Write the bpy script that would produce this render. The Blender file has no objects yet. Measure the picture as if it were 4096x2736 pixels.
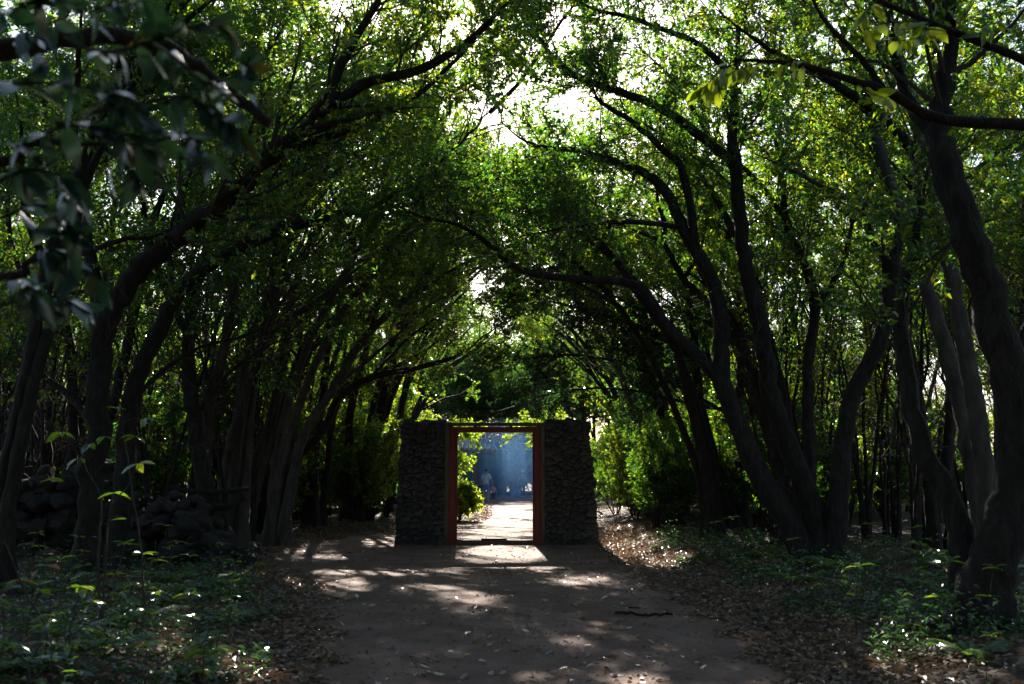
import bpy, math, random
import numpy as np
from mathutils import Vector, Matrix, Quaternion

R = math.radians
scene = bpy.context.scene
col = scene.collection

# ------------------------------------------------------------------ camera, sky, sun, exposure
CAM_H, PITCH, FPX = 1.45, R(7.47), 3982.0
cam_d = bpy.data.cameras.new('camera')
cam = bpy.data.objects.new('camera', cam_d)
col.objects.link(cam)
cam.location = (0, 0, CAM_H)
cam.rotation_euler = (R(90) + PITCH, 0, 0)
cam_d.sensor_width = 36.0
cam_d.lens = 35.0
cam_d.clip_start = 0.05
cam_d.clip_end = 2000
cam_d.dof.use_dof = True
cam_d.dof.focus_distance = 18.0
cam_d.dof.aperture_fstop = 2.8
scene.camera = cam

SUN_EL, SUN_AZ = R(27.5), R(2.7)          # sun ahead of the camera, a little to the left
SUN = np.array([-math.sin(SUN_AZ) * math.cos(SUN_EL), math.cos(SUN_AZ) * math.cos(SUN_EL), math.sin(SUN_EL)])
world = bpy.data.worlds.new('World')
scene.world = world
world.use_nodes = True
wn = world.node_tree.nodes
sky = wn.new('ShaderNodeTexSky')
sky.sky_type = 'NISHITA'
sky.sun_disc = False
sky.sun_elevation = SUN_EL
sky.sun_rotation = -SUN_AZ
sky.air_density = 1.0
sky.dust_density = 1.0
world.node_tree.links.new(sky.outputs[0], wn['Background'].inputs[0])
wn['Background'].inputs[1].default_value = 0.05

sun_d = bpy.data.lights.new('sun', 'SUN')
sun_d.energy = 5.0
sun_d.angle = R(0.53)
sun_d.color = (1.0, 0.93, 0.82)
sun_o = bpy.data.objects.new('sun', sun_d)
col.objects.link(sun_o)
sun_o.location = (0, 0, 30)
sun_o.rotation_euler = Vector(SUN).to_track_quat('Z', 'Y').to_euler()

vs = scene.view_settings
vs.view_transform = 'Standard'
vs.look = 'None'
vs.exposure = 2.4
vs.gamma = 1.0
vs.use_curve_mapping = False
cy = scene.cycles
cy.max_bounces = 4
cy.diffuse_bounces = 2
cy.glossy_bounces = 2
cy.transmission_bounces = 2
cy.volume_bounces = 1
cy.transparent_max_bounces = 4
cy.caustics_reflective = False
cy.caustics_refractive = False
cy.sample_clamp_indirect = 6.0
cy.use_denoising = True

# ------------------------------------------------------------------ helpers
CP, SP = math.cos(PITCH), math.sin(PITCH)
VS = 4096 / 2347.0                          # measuring grid of the photograph


def at(x, y, D):
    """world point seen at (x, y) of the measuring grid, D metres ahead of the camera"""
    u = (x * VS - 2048) / FPX
    v = (1368 - y * VS) / FPX
    d = np.array([u, CP - v * SP, SP + v * CP])
    return np.array([0, 0, CAM_H]) + d * (D / d[1])


def gp(X, Y):
    """ground point (z = 0) below pixel X, Y of the photograph"""
    u = (X - 2048) / FPX
    v = (1368 - Y) / FPX
    d = np.array([u, CP - v * SP, SP + v * CP])
    t = -CAM_H / d[2]
    return np.array([0, 0, CAM_H]) + d * t


def proj(p):
    """pixel of the photograph for world points (N,3)"""
    q = p - np.array([0, 0, CAM_H])
    f = q[:, 1] * CP + q[:, 2] * SP
    up = -q[:, 1] * SP + q[:, 2] * CP
    f = np.maximum(f, 0.01)
    return 2048 + FPX * q[:, 0] / f, 1368 - FPX * up / f


def nz(v):
    return v / np.maximum(np.linalg.norm(v, axis=-1, keepdims=True), 1e-9)


def tag(o, label=None, cat=None, group=None, kind=None):
    if label: o['label'] = label
    if cat: o['category'] = cat
    if group: o['group'] = group
    if kind: o['kind'] = kind
    return o


def empty(name, loc=(0, 0, 0), rz=0.0):
    o = bpy.data.objects.new(name, None)
    col.objects.link(o)
    o.location = [float(c) for c in loc]
    o.rotation_euler = (0, 0, rz)
    o.empty_display_size = 0.1
    return o


def mesh_np(name, verts, polys, mats, midx=None, rnd=None, smooth=None):
    """verts (N,3); polys: list of int arrays (M,3) or (M,4), in order"""
    me = bpy.data.meshes.new(name)
    verts = np.asarray(verts, np.float32)
    me.vertices.add(len(verts))
    me.vertices.foreach_set('co', verts.ravel())
    polys = [np.asarray(p, np.int32) for p in polys if len(p)]
    loops = np.concatenate([p.ravel() for p in polys])
    sizes = np.concatenate([np.full(len(p), p.shape[1], np.int32) for p in polys])
    starts = np.concatenate([[0], np.cumsum(sizes)[:-1]]).astype(np.int32)
    me.loops.add(len(loops))
    me.loops.foreach_set('vertex_index', loops)
    me.polygons.add(len(sizes))
    me.polygons.foreach_set('loop_start', starts)
    for m in mats:
        me.materials.append(m)
    if midx is not None:
        me.polygons.foreach_set('material_index', np.asarray(midx, np.int32))
    sm = np.zeros(len(sizes), bool) if smooth is None else (np.full(len(sizes), smooth, bool) if np.isscalar(smooth) else np.asarray(smooth, bool))
    me.polygons.foreach_set('use_smooth', sm)
    if rnd is not None:
        a = me.attributes.new('rnd', 'FLOAT', 'FACE')
        a.data.foreach_set('value', np.asarray(rnd, np.float32))
    me.update(calc_edges=True)
    return me


def ob(name, me, parent=None, loc=None):
    o = bpy.data.objects.new(name, me)
    col.objects.link(o)
    if parent is not None:
        o.parent = parent
    if loc is not None:
        o.location = [float(c) for c in loc]
    return o


def copy_tree(o, parent=None):
    c = o.copy()
    col.objects.link(c)
    c.parent = parent
    for ch in o.children:
        copy_tree(ch, c)
    return c


def catmull(pts, n):
    pts = np.asarray(pts, float)
    P = np.vstack([2 * pts[0] - pts[1], pts, 2 * pts[-1] - pts[-2]])
    t = np.linspace(0, len(pts) - 1 - 1e-6, n)
    i = t.astype(int)
    f = (t - i)[:, None]
    a, b, c, d = P[i], P[i + 1], P[i + 2], P[i + 3]
    return 0.5 * (2 * b + (c - a) * f + (2 * a - 5 * b + 4 * c - d) * f ** 2 + (3 * b - a - 3 * c + d) * f ** 3)


def tubes(P, Rr, S, rng=None, rough=0.0, lobe=None):
    """tubes along polylines P (N,K,3) with radii Rr (N,K); returns verts, quads"""
    N, K, _ = P.shape
    T = nz(np.gradient(P, axis=1))
    m = nz(P[:, -1] - P[:, 0])
    ref = np.where(np.abs(m[:, 2:3]) > 0.8, np.array([[1.0, 0.2, 0]]), np.array([[0.1, 0, 1.0]]))
    ref = np.repeat(ref[:, None, :], K, 1)
    U = nz(np.cross(T, ref))
    W = np.cross(T, U)
    a = np.arange(S) / S * 2 * math.pi
    rr = np.repeat(Rr[:, :, None], S, 2)
    if rough and rng is not None:
        rr = rr * (1 + rough * rng.normal(size=rr.shape)) * (1 + rough * 1.2 * np.sin(a * 3 + rng.uniform(0, 6))[None, None, :] )
    if lobe is not None:
        ph = rng.uniform(0, 6)
        rr = rr * (1 + lobe[None, :, None] * (np.sin(a * 3 + ph) + .6 * np.sin(a * 5 + 2 * ph))[None, None, :])
    V = P[:, :, None, :] + rr[..., None] * (np.cos(a)[:, None] * U[:, :, None, :] + np.sin(a)[:, None] * W[:, :, None, :])
    verts = V.reshape(-1, 3)
    base = (np.arange(N) * K * S)[:, None, None]
    k = np.arange(K - 1)[None, :, None] * S
    s = np.arange(S)[None, None, :]
    s2 = (s + 1) % S
    q = np.stack([base + k + s, base + k + s2, base + k + S + s2, base + k + S + s], -1).reshape(-1, 4)
    return verts, q


def leaf_geo(B, A, Nn, L, W, rng, fold=0.22, droop=0.15):
    """simple folded leaf, two triangles each"""
    S = nz(np.cross(A, Nn))
    Nn = np.cross(S, A)
    n = len(B)
    L, W = L[:, None], W[:, None]
    m = B + A * L * 0.45
    r = m + S * W * 0.5 + Nn * W * fold
    l = m - S * W * 0.5 + Nn * W * fold
    t = B + A * L - Nn * L * droop
    V = np.stack([B, r, t, l], 1).reshape(-1, 3)
    i = np.arange(n)[:, None] * 4
    tri = np.stack([i + [[0, 1, 2]], i + [[0, 2, 3]]], 1).reshape(-1, 3)
    return V, tri


def leaf6_geo(B, A, Nn, L, W, rng, fold=0.2, droop=0.2):
    """pointed oval leaf, eight vertices, eight triangles"""
    S = nz(np.cross(A, Nn))
    Nn = np.cross(S, A)
    n = len(B)
    L, W = L[:, None], W[:, None]
    def pt(u, w, h):
        return B + A * L * u + S * W * w + Nn * (W * h) - Nn * L * droop * u * u
    V = np.stack([B, pt(.28, .42, fold * .8), pt(.62, .40, fold * .8), pt(1, 0, 0), pt(.62, -.40, fold * .8), pt(.28, -.42, fold * .8), pt(.28, 0, 0), pt(.62, 0, 0)], 1).reshape(-1, 3)
    i = np.arange(n)[:, None] * 8
    fs = [[0, 1, 6], [0, 6, 5], [6, 1, 2], [6, 2, 7], [5, 6, 7], [5, 7, 4], [7, 2, 3], [7, 3, 4]]
    tri = np.stack([i + [f] for f in fs], 1).reshape(-1, 3)
    return V, tri


# ------------------------------------------------------------------ materials
def nodemat(name):
    m = bpy.data.materials.new(name)
    m.use_nodes = True
    nt = m.node_tree
    for n in list(nt.nodes):
        nt.nodes.remove(n)
    out = nt.nodes.new('ShaderNodeOutputMaterial')
    return m, nt, out


def ramp(nt, stops):
    r = nt.nodes.new('ShaderNodeValToRGB')
    el = r.color_ramp.elements
    while len(el) > 1:
        el.remove(el[-1])
    el[0].position, el[0].color = stops[0][0], (*stops[0][1], 1)
    for p, c in stops[1:]:
        e = el.new(p)
        e.color = (*c, 1)
    return r


def leaf_mat(name, stops, tstops, trans=0.4, rough=0.34, spec=0.5, attr=True):
    m, nt, out = nodemat(name)
    if attr:
        a = nt.nodes.new('ShaderNodeAttribute')
        a.attribute_name = 'rnd'
        oi = nt.nodes.new('ShaderNodeObjectInfo')
        mix = nt.nodes.new('ShaderNodeMix')
        mix.inputs[0].default_value = .3
        nt.links.new(a.outputs['Fac'], mix.inputs[2])
        nt.links.new(oi.outputs['Random'], mix.inputs[3])
        fac = mix.outputs[0]
    else:
        a = nt.nodes.new('ShaderNodeObjectInfo')
        fac = a.outputs['Random']
    c1, c2 = ramp(nt, stops), ramp(nt, tstops)
    nt.links.new(fac, c1.inputs[0])
    nt.links.new(fac, c2.inputs[0])
    b = nt.nodes.new('ShaderNodeBsdfPrincipled')
    b.inputs['Roughness'].default_value = rough
    b.inputs['Specular IOR Level'].default_value = spec
    t = nt.nodes.new('ShaderNodeBsdfTranslucent')
    mx = nt.nodes.new('ShaderNodeMixShader')
    mx.inputs[0].default_value = trans
    nt.links.new(c1.outputs[0], b.inputs['Base Color'])
    nt.links.new(c2.outputs[0], t.inputs['Color'])
    nt.links.new(b.outputs[0], mx.inputs[1])
    nt.links.new(t.outputs[0], mx.inputs[2])
    nt.links.new(mx.outputs[0], out.inputs[0])
    return m


def rough_mat(name, c0, c1, scale=6.0, rough=0.85, bump=0.3, bscale=30.0, c2=None, spec=0.3, stretch=None, detail=6.0):
    m, nt, out = nodemat(name)
    tc = nt.nodes.new('ShaderNodeTexCoord')
    src = tc.outputs['Object']
    if stretch:
        mp = nt.nodes.new('ShaderNodeMapping')
        mp.inputs['Scale'].default_value = stretch
        nt.links.new(src, mp.inputs[0])
        src = mp.outputs[0]
    n1 = nt.nodes.new('ShaderNodeTexNoise')
    n1.inputs['Scale'].default_value = scale
    n1.inputs['Detail'].default_value = detail
    n1.inputs['Roughness'].default_value = 0.65
    nt.links.new(src, n1.inputs['Vector'])
    st = [(0.3, c0), (0.7, c1)] if c2 is None else [(0.28, c0), (0.5, c1), (0.72, c2)]
    cr = ramp(nt, st)
    nt.links.new(n1.outputs['Fac'], cr.inputs[0])
    b = nt.nodes.new('ShaderNodeBsdfPrincipled')
    b.inputs['Roughness'].default_value = rough
    b.inputs['Specular IOR Level'].default_value = spec
    nt.links.new(cr.outputs[0], b.inputs['Base Color'])
    n2 = nt.nodes.new('ShaderNodeTexNoise')
    n2.inputs['Scale'].default_value = bscale
    n2.inputs['Detail'].default_value = 4.0
    nt.links.new(src, n2.inputs['Vector'])
    bp = nt.nodes.new('ShaderNodeBump')
    bp.inputs['Strength'].default_value = bump
    bp.inputs['Distance'].default_value = 0.03
    nt.links.new(n2.outputs['Fac'], bp.inputs['Height'])
    nt.links.new(bp.outputs[0], b.inputs['Normal'])
    nt.links.new(b.outputs[0], out.inputs[0])
    return m


M = {}
GREEN = [(0.0, (.009, .033, .019)), (0.4, (.017, .052, .022)), (0.7, (.036, .080, .020)), (0.92, (.075, .12, .018)), (1.0, (.16, .11, .02))]
GREENT = [(0.0, (.05, .23, .04)), (0.4, (.15, .38, .02)), (0.7, (.38, .56, .012)), (0.92, (.66, .66, .015)), (1.0, (.55, .30, .02))]
M['leaf'] = leaf_mat('evergreen_leaf', GREEN, GREENT, 0.37, 0.22, 0.8)
M['leaf_dark'] = leaf_mat('dark_glossy_leaf', [(0, (.014, .034, .016)), (.8, (.026, .055, .022)), (1, (.05, .08, .02))],
                          [(0, (.05, .16, .04)), (.8, (.10, .24, .03)), (1, (.3, .4, .02))], 0.24, 0.24, 0.9)
M['leaf_bright'] = leaf_mat('sunlit_leaf', [(0, (.06, .12, .02)), (.7, (.09, .16, .025)), (1, (.14, .19, .03))],
                            [(0, (.26, .44, .02)), (.6, (.42, .56, .02)), (1, (.70, .68, .04))], 0.42, 0.35, 0.45)  # plants beyond the gate: sunlight worked into a brighter leaf colour
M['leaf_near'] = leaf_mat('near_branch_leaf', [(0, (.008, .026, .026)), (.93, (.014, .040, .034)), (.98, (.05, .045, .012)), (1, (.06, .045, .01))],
                          [(0, (.03, .10, .03)), (.9, (.05, .14, .03)), (1, (.2, .14, .01))], 0.18, 0.26, 0.8, attr=False)  # bluish base colour carries the sheen of reflected sky
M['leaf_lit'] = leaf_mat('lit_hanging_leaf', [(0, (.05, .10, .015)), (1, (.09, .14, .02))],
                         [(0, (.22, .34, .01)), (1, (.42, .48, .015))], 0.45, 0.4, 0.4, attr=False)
M['plant'] = leaf_mat('undergrowth_leaf', [(0, (.025, .06, .02)), (.7, (.05, .10, .025)), (1, (.10, .14, .03))],
                      [(0, (.16, .34, .015)), (.7, (.3, .48, .02)), (1, (.55, .6, .03))], 0.36, 0.2, 0.9, attr=False)
M['plant_orange'] = leaf_mat('withered_leaf', [(0, (.30, .11, .015)), (1, (.30, .14, .02))], [(0, (.6, .22, .02)), (1, (.6, .3, .03))], 0.45, 0.4, 0.4, attr=False)
M['fern'] = leaf_mat('fern_frond', [(0, (.03, .07, .025)), (1, (.06, .11, .03))], [(0, (.15, .34, .03)), (1, (.25, .42, .04))], 0.3, 0.2, 1.0, attr=False)
DRY = [(0, (.10, .065, .045)), (.5, (.17, .115, .08)), (.85, (.27, .20, .15)), (.95, (.26, .12, .05)), (1, (.33, .27, .06))]
M['litter'] = leaf_mat('dry_leaf', DRY, [(0, (.2, .1, .05)), (1, (.35, .2, .08))], 0.12, 0.42, 0.45)
M['litter_one'] = leaf_mat('fallen_leaf', [(0, (.22, .17, .13)), (.5, (.36, .30, .25)), (.9, (.52, .46, .40)), (.95, (.30, .16, .05)), (1, (.40, .33, .08))], [(0, (.2, .1, .05)), (1, (.35, .2, .08))], 0.10, 0.36, 0.5, attr=False)  # dry leaf tones made paler, sky reflection put into the colour
M['bark'] = rough_mat('bark', (.006, .005, .0045), (.016, .013, .011), 13, 0.9, 1.0, 34, (.034, .029, .025), 0.25, (1, 1, .35))
M['bark_pale'] = rough_mat('pale_bark', (.022, .019, .016), (.045, .039, .033), 8, 0.9, 0.6, 30, (.08, .072, .062), 0.25, (1, 1, .4))
M['twig'] = rough_mat('twig', (.025, .02, .017), (.06, .05, .042), 5, 0.85, 0.1, 20)
M['earth'] = rough_mat('path_earth', (.088, .053, .042), (.150, .095, .076), 1.6, 0.93, 0.6, 45, (.215, .148, .122), 0.2, None, 10)
M['soil'] = rough_mat('forest_soil', (.035, .027, .020), (.07, .052, .038), 3, 0.95, 0.8, 24, (.10, .075, .05), 0.15)
M['lava'] = rough_mat('lava_stone', (.022, .020, .020), (.045, .041, .040), 9, 0.92, 1.0, 70, (.085, .076, .072), 0.25)
M['lava_pale'] = rough_mat('pale_lava_stone', (.032, .029, .028), (.062, .056, .053), 9, 0.92, 1.0, 60, (.11, .10, .094), 0.25)
M['mortar'] = rough_mat('joint_earth', (.018, .016, .015), (.035, .03, .028), 12, 0.95, 0.5, 40)
M['redwood'] = rough_mat('red_timber', (.050, .006, .004), (.105, .011, .007), 4, 0.6, 0.3, 30, (.15, .020, .012), 0.4, (6, 6, .6))
M['darkwood'] = rough_mat('weathered_timber', (.035, .024, .018), (.075, .052, .038), 5, 0.8, 0.4, 30, (.12, .09, .07), 0.3, (6, 6, .6))
M['postwood'] = rough_mat('pavilion_timber', (.12, .05, .028), (.22, .10, .055), 4, 0.7, 0.2, 20, None, 0.3, (5, 5, .6))
M['tile'] = rough_mat('roof_tile', (.10, .11, .12), (.17, .185, .20), 6, 0.55, 0.2, 20, None, 0.45)
M['pebble'] = rough_mat('pebble', (.10, .085, .075), (.22, .19, .17), 3, 0.85, 0.2, 30)


def flat_mat(name, c, rough=0.8):
    return rough_mat(name, tuple(x * .85 for x in c), tuple(min(1, x * 1.1) for x in c), 14, rough, 0.1, 40)


# ------------------------------------------------------------------ sun gaps in the canopy (ellipses on the ground, read off the photograph)
GAPS = [  # cx, cy, rx, ry in photograph pixels of the ground point
    (1995, 2222, 200, 34), (1500, 2292, 300, 14), (1390, 2350, 105, 26), (1720, 2352, 130, 15), (1870, 2392, 170, 24),
    (1960, 2268, 190, 9), (2290, 2328, 95, 20), (2425, 2322, 32, 12), (2170, 2275, 85, 9), (2345, 2256, 55, 9),
    (2540, 2735, 130, 34), (2150, 2712, 85, 18), (1340, 2232, 90, 8), (1230, 2345, 60, 22),
    (2520, 2190, 140, 75), (2700, 2260, 120, 30),
    (3530, 2690, 170, 45), (3890, 2720, 120, 30), (3430, 2440, 60, 20), (3050, 2200, 160, 40),
    (1980, 2043, 230, 21), (1900, 2108, 90, 5), (2080, 2118, 80, 5), (1960, 2128, 110, 5), (2060, 2140, 100, 6), (1880, 2150, 60, 5),
    (560, 2560, 260, 60), (330, 2700, 330, 70), (800, 2470, 150, 30), (760, 2690, 200, 60), (180, 2400, 150, 50), (430, 2310, 60, 30),
    (960, 2300, 130, 18), (1180, 2330, 70, 18), (520, 1890, 40, 20), (60, 2560, 90, 60), (1030, 2720, 90, 30),
]
GAPS = np.array(GAPS, float)


SPOTS = [(at(1610, 225, 5.9), .22), (at(315, 1065, 6.9), .3), (at(190, 1345, 6.6), .3),
         (np.array([-1.4, 30.2, .6]), .9), (np.array([-1.5, 32, 2.2]), 1.1), (np.array([1.3, 37, 3.2]), 1.0), (at(2096, 1432, 8), .2), (at(110, 1298, 6.7), .2),
         (np.array([.8, 59.3, 4.0]), 1.6)]


GD = np.array([0, math.cos(R(22)), math.sin(R(22))])     # openings in the canopy, long axis rising away along the path
SPOTS += [(np.array([x, y, z]), r) for x, y, z, r in ((6.6, 27, 2.4, 1.2), (-6.6, 28, 2.4, 1.2), (5.2, 23.6, 1.8, .9), (-5.6, 24.2, 1.8, .9), (8.4, 31, 2.6, 1.4), (-8.8, 32, 2.6, 1.4), (5.6, 20.6, 1.6, .8), (7.6, 23, 2.2, 1.0), (-7.6, 21.5, 2.0, .9), (10, 27, 2.5, 1.3), (-10, 26.5, 2.5, 1.3), (4.2, 30.5, 2.2, .9))]
GLADES = [(at(1100, 280, 17), .62, 9, .42), (at(1300, 235, 17), .42, 9, .26), (at(1180, 210, 17), .3, 8, .2), (at(1600, 330, 19), .4, 7, .25), (at(1170, 345, 22), .55, 9, .28)]
SPOTS += [(np.array([-2.6, 42, 5.5]), 1.2), (np.array([2.8, 31, 5.0]), .9), (np.array([-2.8, 30, 4.4]), .9)]


def keep_mask(p, rng, drop=0.97):
    """False for foliage that would shade one of the sunlit patches"""
    g = p - SUN[None, :] * (p[:, 2:3] / SUN[2])
    ok = (g[:, 1] > 3)
    X, Y = proj(g)
    wx = 26 * np.sin(p[:, 0] * 5.1 + p[:, 2] * 3.3) + 22 * np.sin(p[:, 1] * 2.7 - p[:, 0] * 3.1)
    wy = 4.0 * np.sin(p[:, 0] * 4.2 + p[:, 1] * 1.3)
    hit = np.zeros(len(p), bool)
    for cx, cyy, rx, ry in GAPS:
        hit |= (((X + wx * min(1, rx / 120) - cx) / rx) ** 2 + ((Y + wy * min(1, ry / 20) - cyy) / ry) ** 2) < 1
    hit &= ok
    for c, rx, ry, rz in GLADES:
        q = p - c
        a = q @ GD
        e = q - a[:, None] * GD
        hit |= (rng.random(len(p)) < .8) & ((a / ry) ** 2 + (e[:, 0] / rx) ** 2 + ((e[:, 2] * e[:, 2] + e[:, 1] * e[:, 1]) / rz ** 2) < 1 + .35 * np.sin(p[:, 0] * 6 + p[:, 2] * 7))
    for c, rad in SPOTS:
        q = p - c
        tt = q @ SUN
        hit |= (tt > .4) & (np.linalg.norm(q - tt[:, None] * SUN, axis=1) < rad)
    return ~(hit & (rng.random(len(p)) < drop))


# ------------------------------------------------------------------ tree growing
def spawn(P, n, L, ang, t0, t1, K, up, wander, rng, taper=0.5):
    """n children on every polyline of P (N,Kp,3) -> (N*n,K,3)"""
    N, Kp, _ = P.shape
    i = np.repeat(np.arange(N), n)
    s = (np.tile(np.arange(n), N) + rng.random(N * n)) / n
    t = t0 + (t1 - t0) * s
    f = t * (Kp - 1.001)
    k = f.astype(int)
    f = (f - k)[:, None]
    a, b = P[i, k], P[i, k + 1]
    pos = a + (b - a) * f
    T = nz(b - a)
    perp = nz(np.cross(T, rng.normal(size=T.shape)))
    an = rng.uniform(ang[0], ang[1], len(t))[:, None]
    d = T * np.cos(an) + perp * np.sin(an)
    d[:, 2] += up
    d = nz(d)
    ln = rng.uniform(L[0], L[1], len(t)) * (1 - taper * s)
    step = (ln / (K - 1))[:, None]
    out = [pos]
    for _ in range(K - 1):
        pos = pos + d * step
        out.append(pos)
        d = d + rng.normal(size=d.shape) * wander
        d[:, 2] += up * 0.25
        d = nz(d)
    return np.stack(out, 1), ln


def leaves_on(P, n, rng, size, asp, t0=0.2, hang=0.15, flat=0.75):
    """n leaf frames on every twig polyline of P"""
    N, Kp, _ = P.shape
    i = np.repeat(np.arange(N), n)
    s = t0 + (1 - t0) * (np.tile(np.arange(n), N) + rng.random(N * n)) / n
    f = np.minimum(s, 0.9999) * (Kp - 1)
    k = np.minimum(f.astype(int), Kp - 2)
    f = (f - k)[:, None]
    a, b = P[i, k], P[i, k + 1]
    pos = a + (b - a) * f
    T = nz(b - a)
    perp = nz(np.cross(T, rng.normal(size=T.shape)))
    A = nz(T * rng.uniform(.2, .9, (len(i), 1)) + perp * rng.uniform(.5, 1, (len(i), 1)) + np.array([0, 0, -hang]))
    Nn = nz(rng.normal(size=A.shape) * flat + np.array([0, 0, 1.0]))
    L = size * rng.uniform(.65, 1.25, len(i))
    return pos, A, Nn, L, L * asp * rng.uniform(.85, 1.15, len(i))


def limb(pts, r0, r1, foliage=0.35, role='branch'):
    return dict(pts=np.asarray(pts, float), r0=r0, r1=r1, f=foliage, role=role)


TRI = [0]


def make_tree(name, label, group, limbs, base=None, seed=1, spacing=0.15, l2=(0.9, 2.5), n3=12, l3=(0.3, 0.8), nl=18,
              size=0.088, asp=0.44, mat='leaf', bark='bark', up=0.25, keep=True, hang=0.15, cat='tree', sides=10, tip=True, bare=0):
    rng = np.random.default_rng(seed)
    base = limbs[0]['pts'][0] if base is None else np.asarray(base, float)
    root = empty(name, base)
    tag(root, label, cat, group)
    Ps = []
    for k, lb in enumerate(limbs):
        pts = lb['pts'] - base
        ln = np.linalg.norm(np.diff(pts, axis=0), axis=1).sum()
        K = int(max(10, min(80, ln / 0.14)))
        P = catmull(pts, K)
        if K > 12:
            w = rng.normal(size=P.shape) * 0.25 * lb['r1']
            w[0] = 0
            P = P + w
        s = np.linspace(0, 1, K)
        rad = lb['r0'] + (lb['r1'] - lb['r0']) * s ** 0.8
        lobe = np.full(K, .04)
        if lb['role'] == 'trunk' and abs(P[0, 2]) < 0.4:
            ex = np.exp(-(P[:, 2] - P[0, 2]) / 0.28)
            rad = rad * (1 + 0.75 * ex)
            lobe = .05 + .22 * ex
            P[0, 2] -= 0.12
        if tip:
            rad = rad * (1 - .75 * np.clip((s - .7) / .3, 0, 1))
        V, q = tubes(P[None], rad[None], (sides + 4 if lb['r0'] > .1 else sides) if lb['r0'] > .06 else 7, rng, 0.05, lobe)
        me = mesh_np(lb['role'], V, [q], [M[bark]], smooth=True)
        ob(lb['role'], me, root)
        Ps.append((P, ln, lb))
    # secondary branches, twigs, leaves: the crown
    VV, PP, MI, RN, off = [], [], [], [], 0
    twigs = []
    for P, ln, lb in Ps:
        if lb['f'] >= 1:
            continue
        n2 = max(2, int(ln * (1 - lb['f']) / spacing))
        B, bl = spawn(P[None], n2, l2, (.45, 1.15), lb['f'], 1.0, 7, up, 0.20, rng, 0.35)
        if keep:
            B = B[keep_mask(B[:, 4] + base, rng, 0.85)]
        if not len(B):
            continue
        rad = np.linspace(1, .25, 7)[None] * np.full((len(B), 1), max(.010, lb['r1'] * .34)) * rng.uniform(.7, 1.2, (len(B), 1))
        V, q = tubes(B, rad, 5)
        VV.append(V); PP.append(q + off); MI.append(np.ones(len(q))); RN.append(np.zeros(len(q))); off += len(V)
        tw, _ = spawn(B, n3, l3, (.35, 1.2), .15, 1.0, 3, up * .4, 0.25, rng, 0.2)
        twigs.append(tw)
    if bare:
        for P, ln, lb in Ps:
            B, bl = spawn(P[None], bare, (.7, 2.0), (.5, 1.2), .25, .95, 8, .12, 0.30, rng, 0.3)
            C, cl = spawn(B, 4, (.3, .9), (.4, 1.1), .2, .95, 5, .05, 0.32, rng, 0.3)
            for Q, r0 in ((B, .011), (C, .005)):
                V, q = tubes(Q, np.linspace(1, .3, Q.shape[1])[None] * np.full((len(Q), 1), r0) * rng.uniform(.6, 1.3, (len(Q), 1)), 4)
                VV.append(V); PP.append(q + off); MI.append(np.ones(len(q))); RN.append(np.zeros(len(q))); off += len(V)
    tw = np.concatenate(twigs)
    if keep:
        tw = tw[keep_mask(tw[:, 1] + base, rng, 0.93)]
    V, q = tubes(tw, np.linspace(.0045, .0018, 3)[None] * np.ones((len(tw), 1)), 3)
    VV.append(V); PP.append(q + off); MI.append(np.ones(len(q))); RN.append(np.zeros(len(q))); off += len(V)
    b, A, Nn, L, W = leaves_on(tw, nl, rng, size, asp, hang=hang)
    if keep:
        k = keep_mask(b + base, rng)
        b, A, Nn, L, W = b[k], A[k], Nn[k], L[k], W[k]
    V, tri = leaf_geo(b, A, Nn, L, W, rng)
    VV.append(V); PPt = tri + off
    r = np.repeat(rng.random(len(b)), 2)
    me = mesh_np('crown', np.concatenate(VV), [np.concatenate(PP), PPt], [M[mat], M['twig']],
                 np.concatenate(MI + [np.zeros(len(tri))]), np.concatenate(RN + [r]),
                 np.concatenate([np.ones(sum(len(p) for p in PP), bool), np.zeros(len(tri), bool)]))
    ob('crown', me, root)
    TRI[0] += sum(len(p) for p in PP) * 2 + len(tri)
    return root


def vine(seq):
    return np.array([at(*p) for p in seq])


# ------------------------------------------------------------------ ground and path
_rng = np.random.default_rng(11)


def path_left(y):
    return np.interp(y, [0, 5, 6.8, 9, 11.4, 13.2, 14.6, 16, 19, 23, 26, 28, 33, 45, 50, 60, 66], [-1.6, -1.5, -1.45, -1.8, -2.3, -2.7, -3.3, -4.0, -4.6, -3.9, -2.4, -1.3, -0.95, -1.2, -4, -5, -5])


def path_right(y):
    return np.interp(y, [0, 5, 7, 10, 14, 20, 23, 28, 40, 48, 52, 60, 66], [2.2, 2.1, 2.1, 2.2, 1.95, 1.95, 1.9, 2.0, 2.4, 3.0, 5, 6, 6])


def bump2(x, y):
    return (np.sin(x * 1.7 + y * .9) + np.sin(x * .8 - y * 1.3 + 1.1) + .6 * np.sin(x * 3.1 + 2) * np.sin(y * 2.7) + .4 * np.sin(x * 6.3 + y * 4.7)) / 3.0


def ground_z(x, y):
    x, y = np.asarray(x, float), np.asarray(y, float)
    d = np.maximum(np.maximum(path_left(y) - x, x - path_right(y)), 0)
    d = np.where((y > 66) | (y < -2), 2.0, d)
    s = np.clip((d - .1) / 1.6, 0, 1)
    s = s * s * (3 - 2 * s)
    return s * (0.16 + 0.09 * bump2(x, y))


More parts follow.
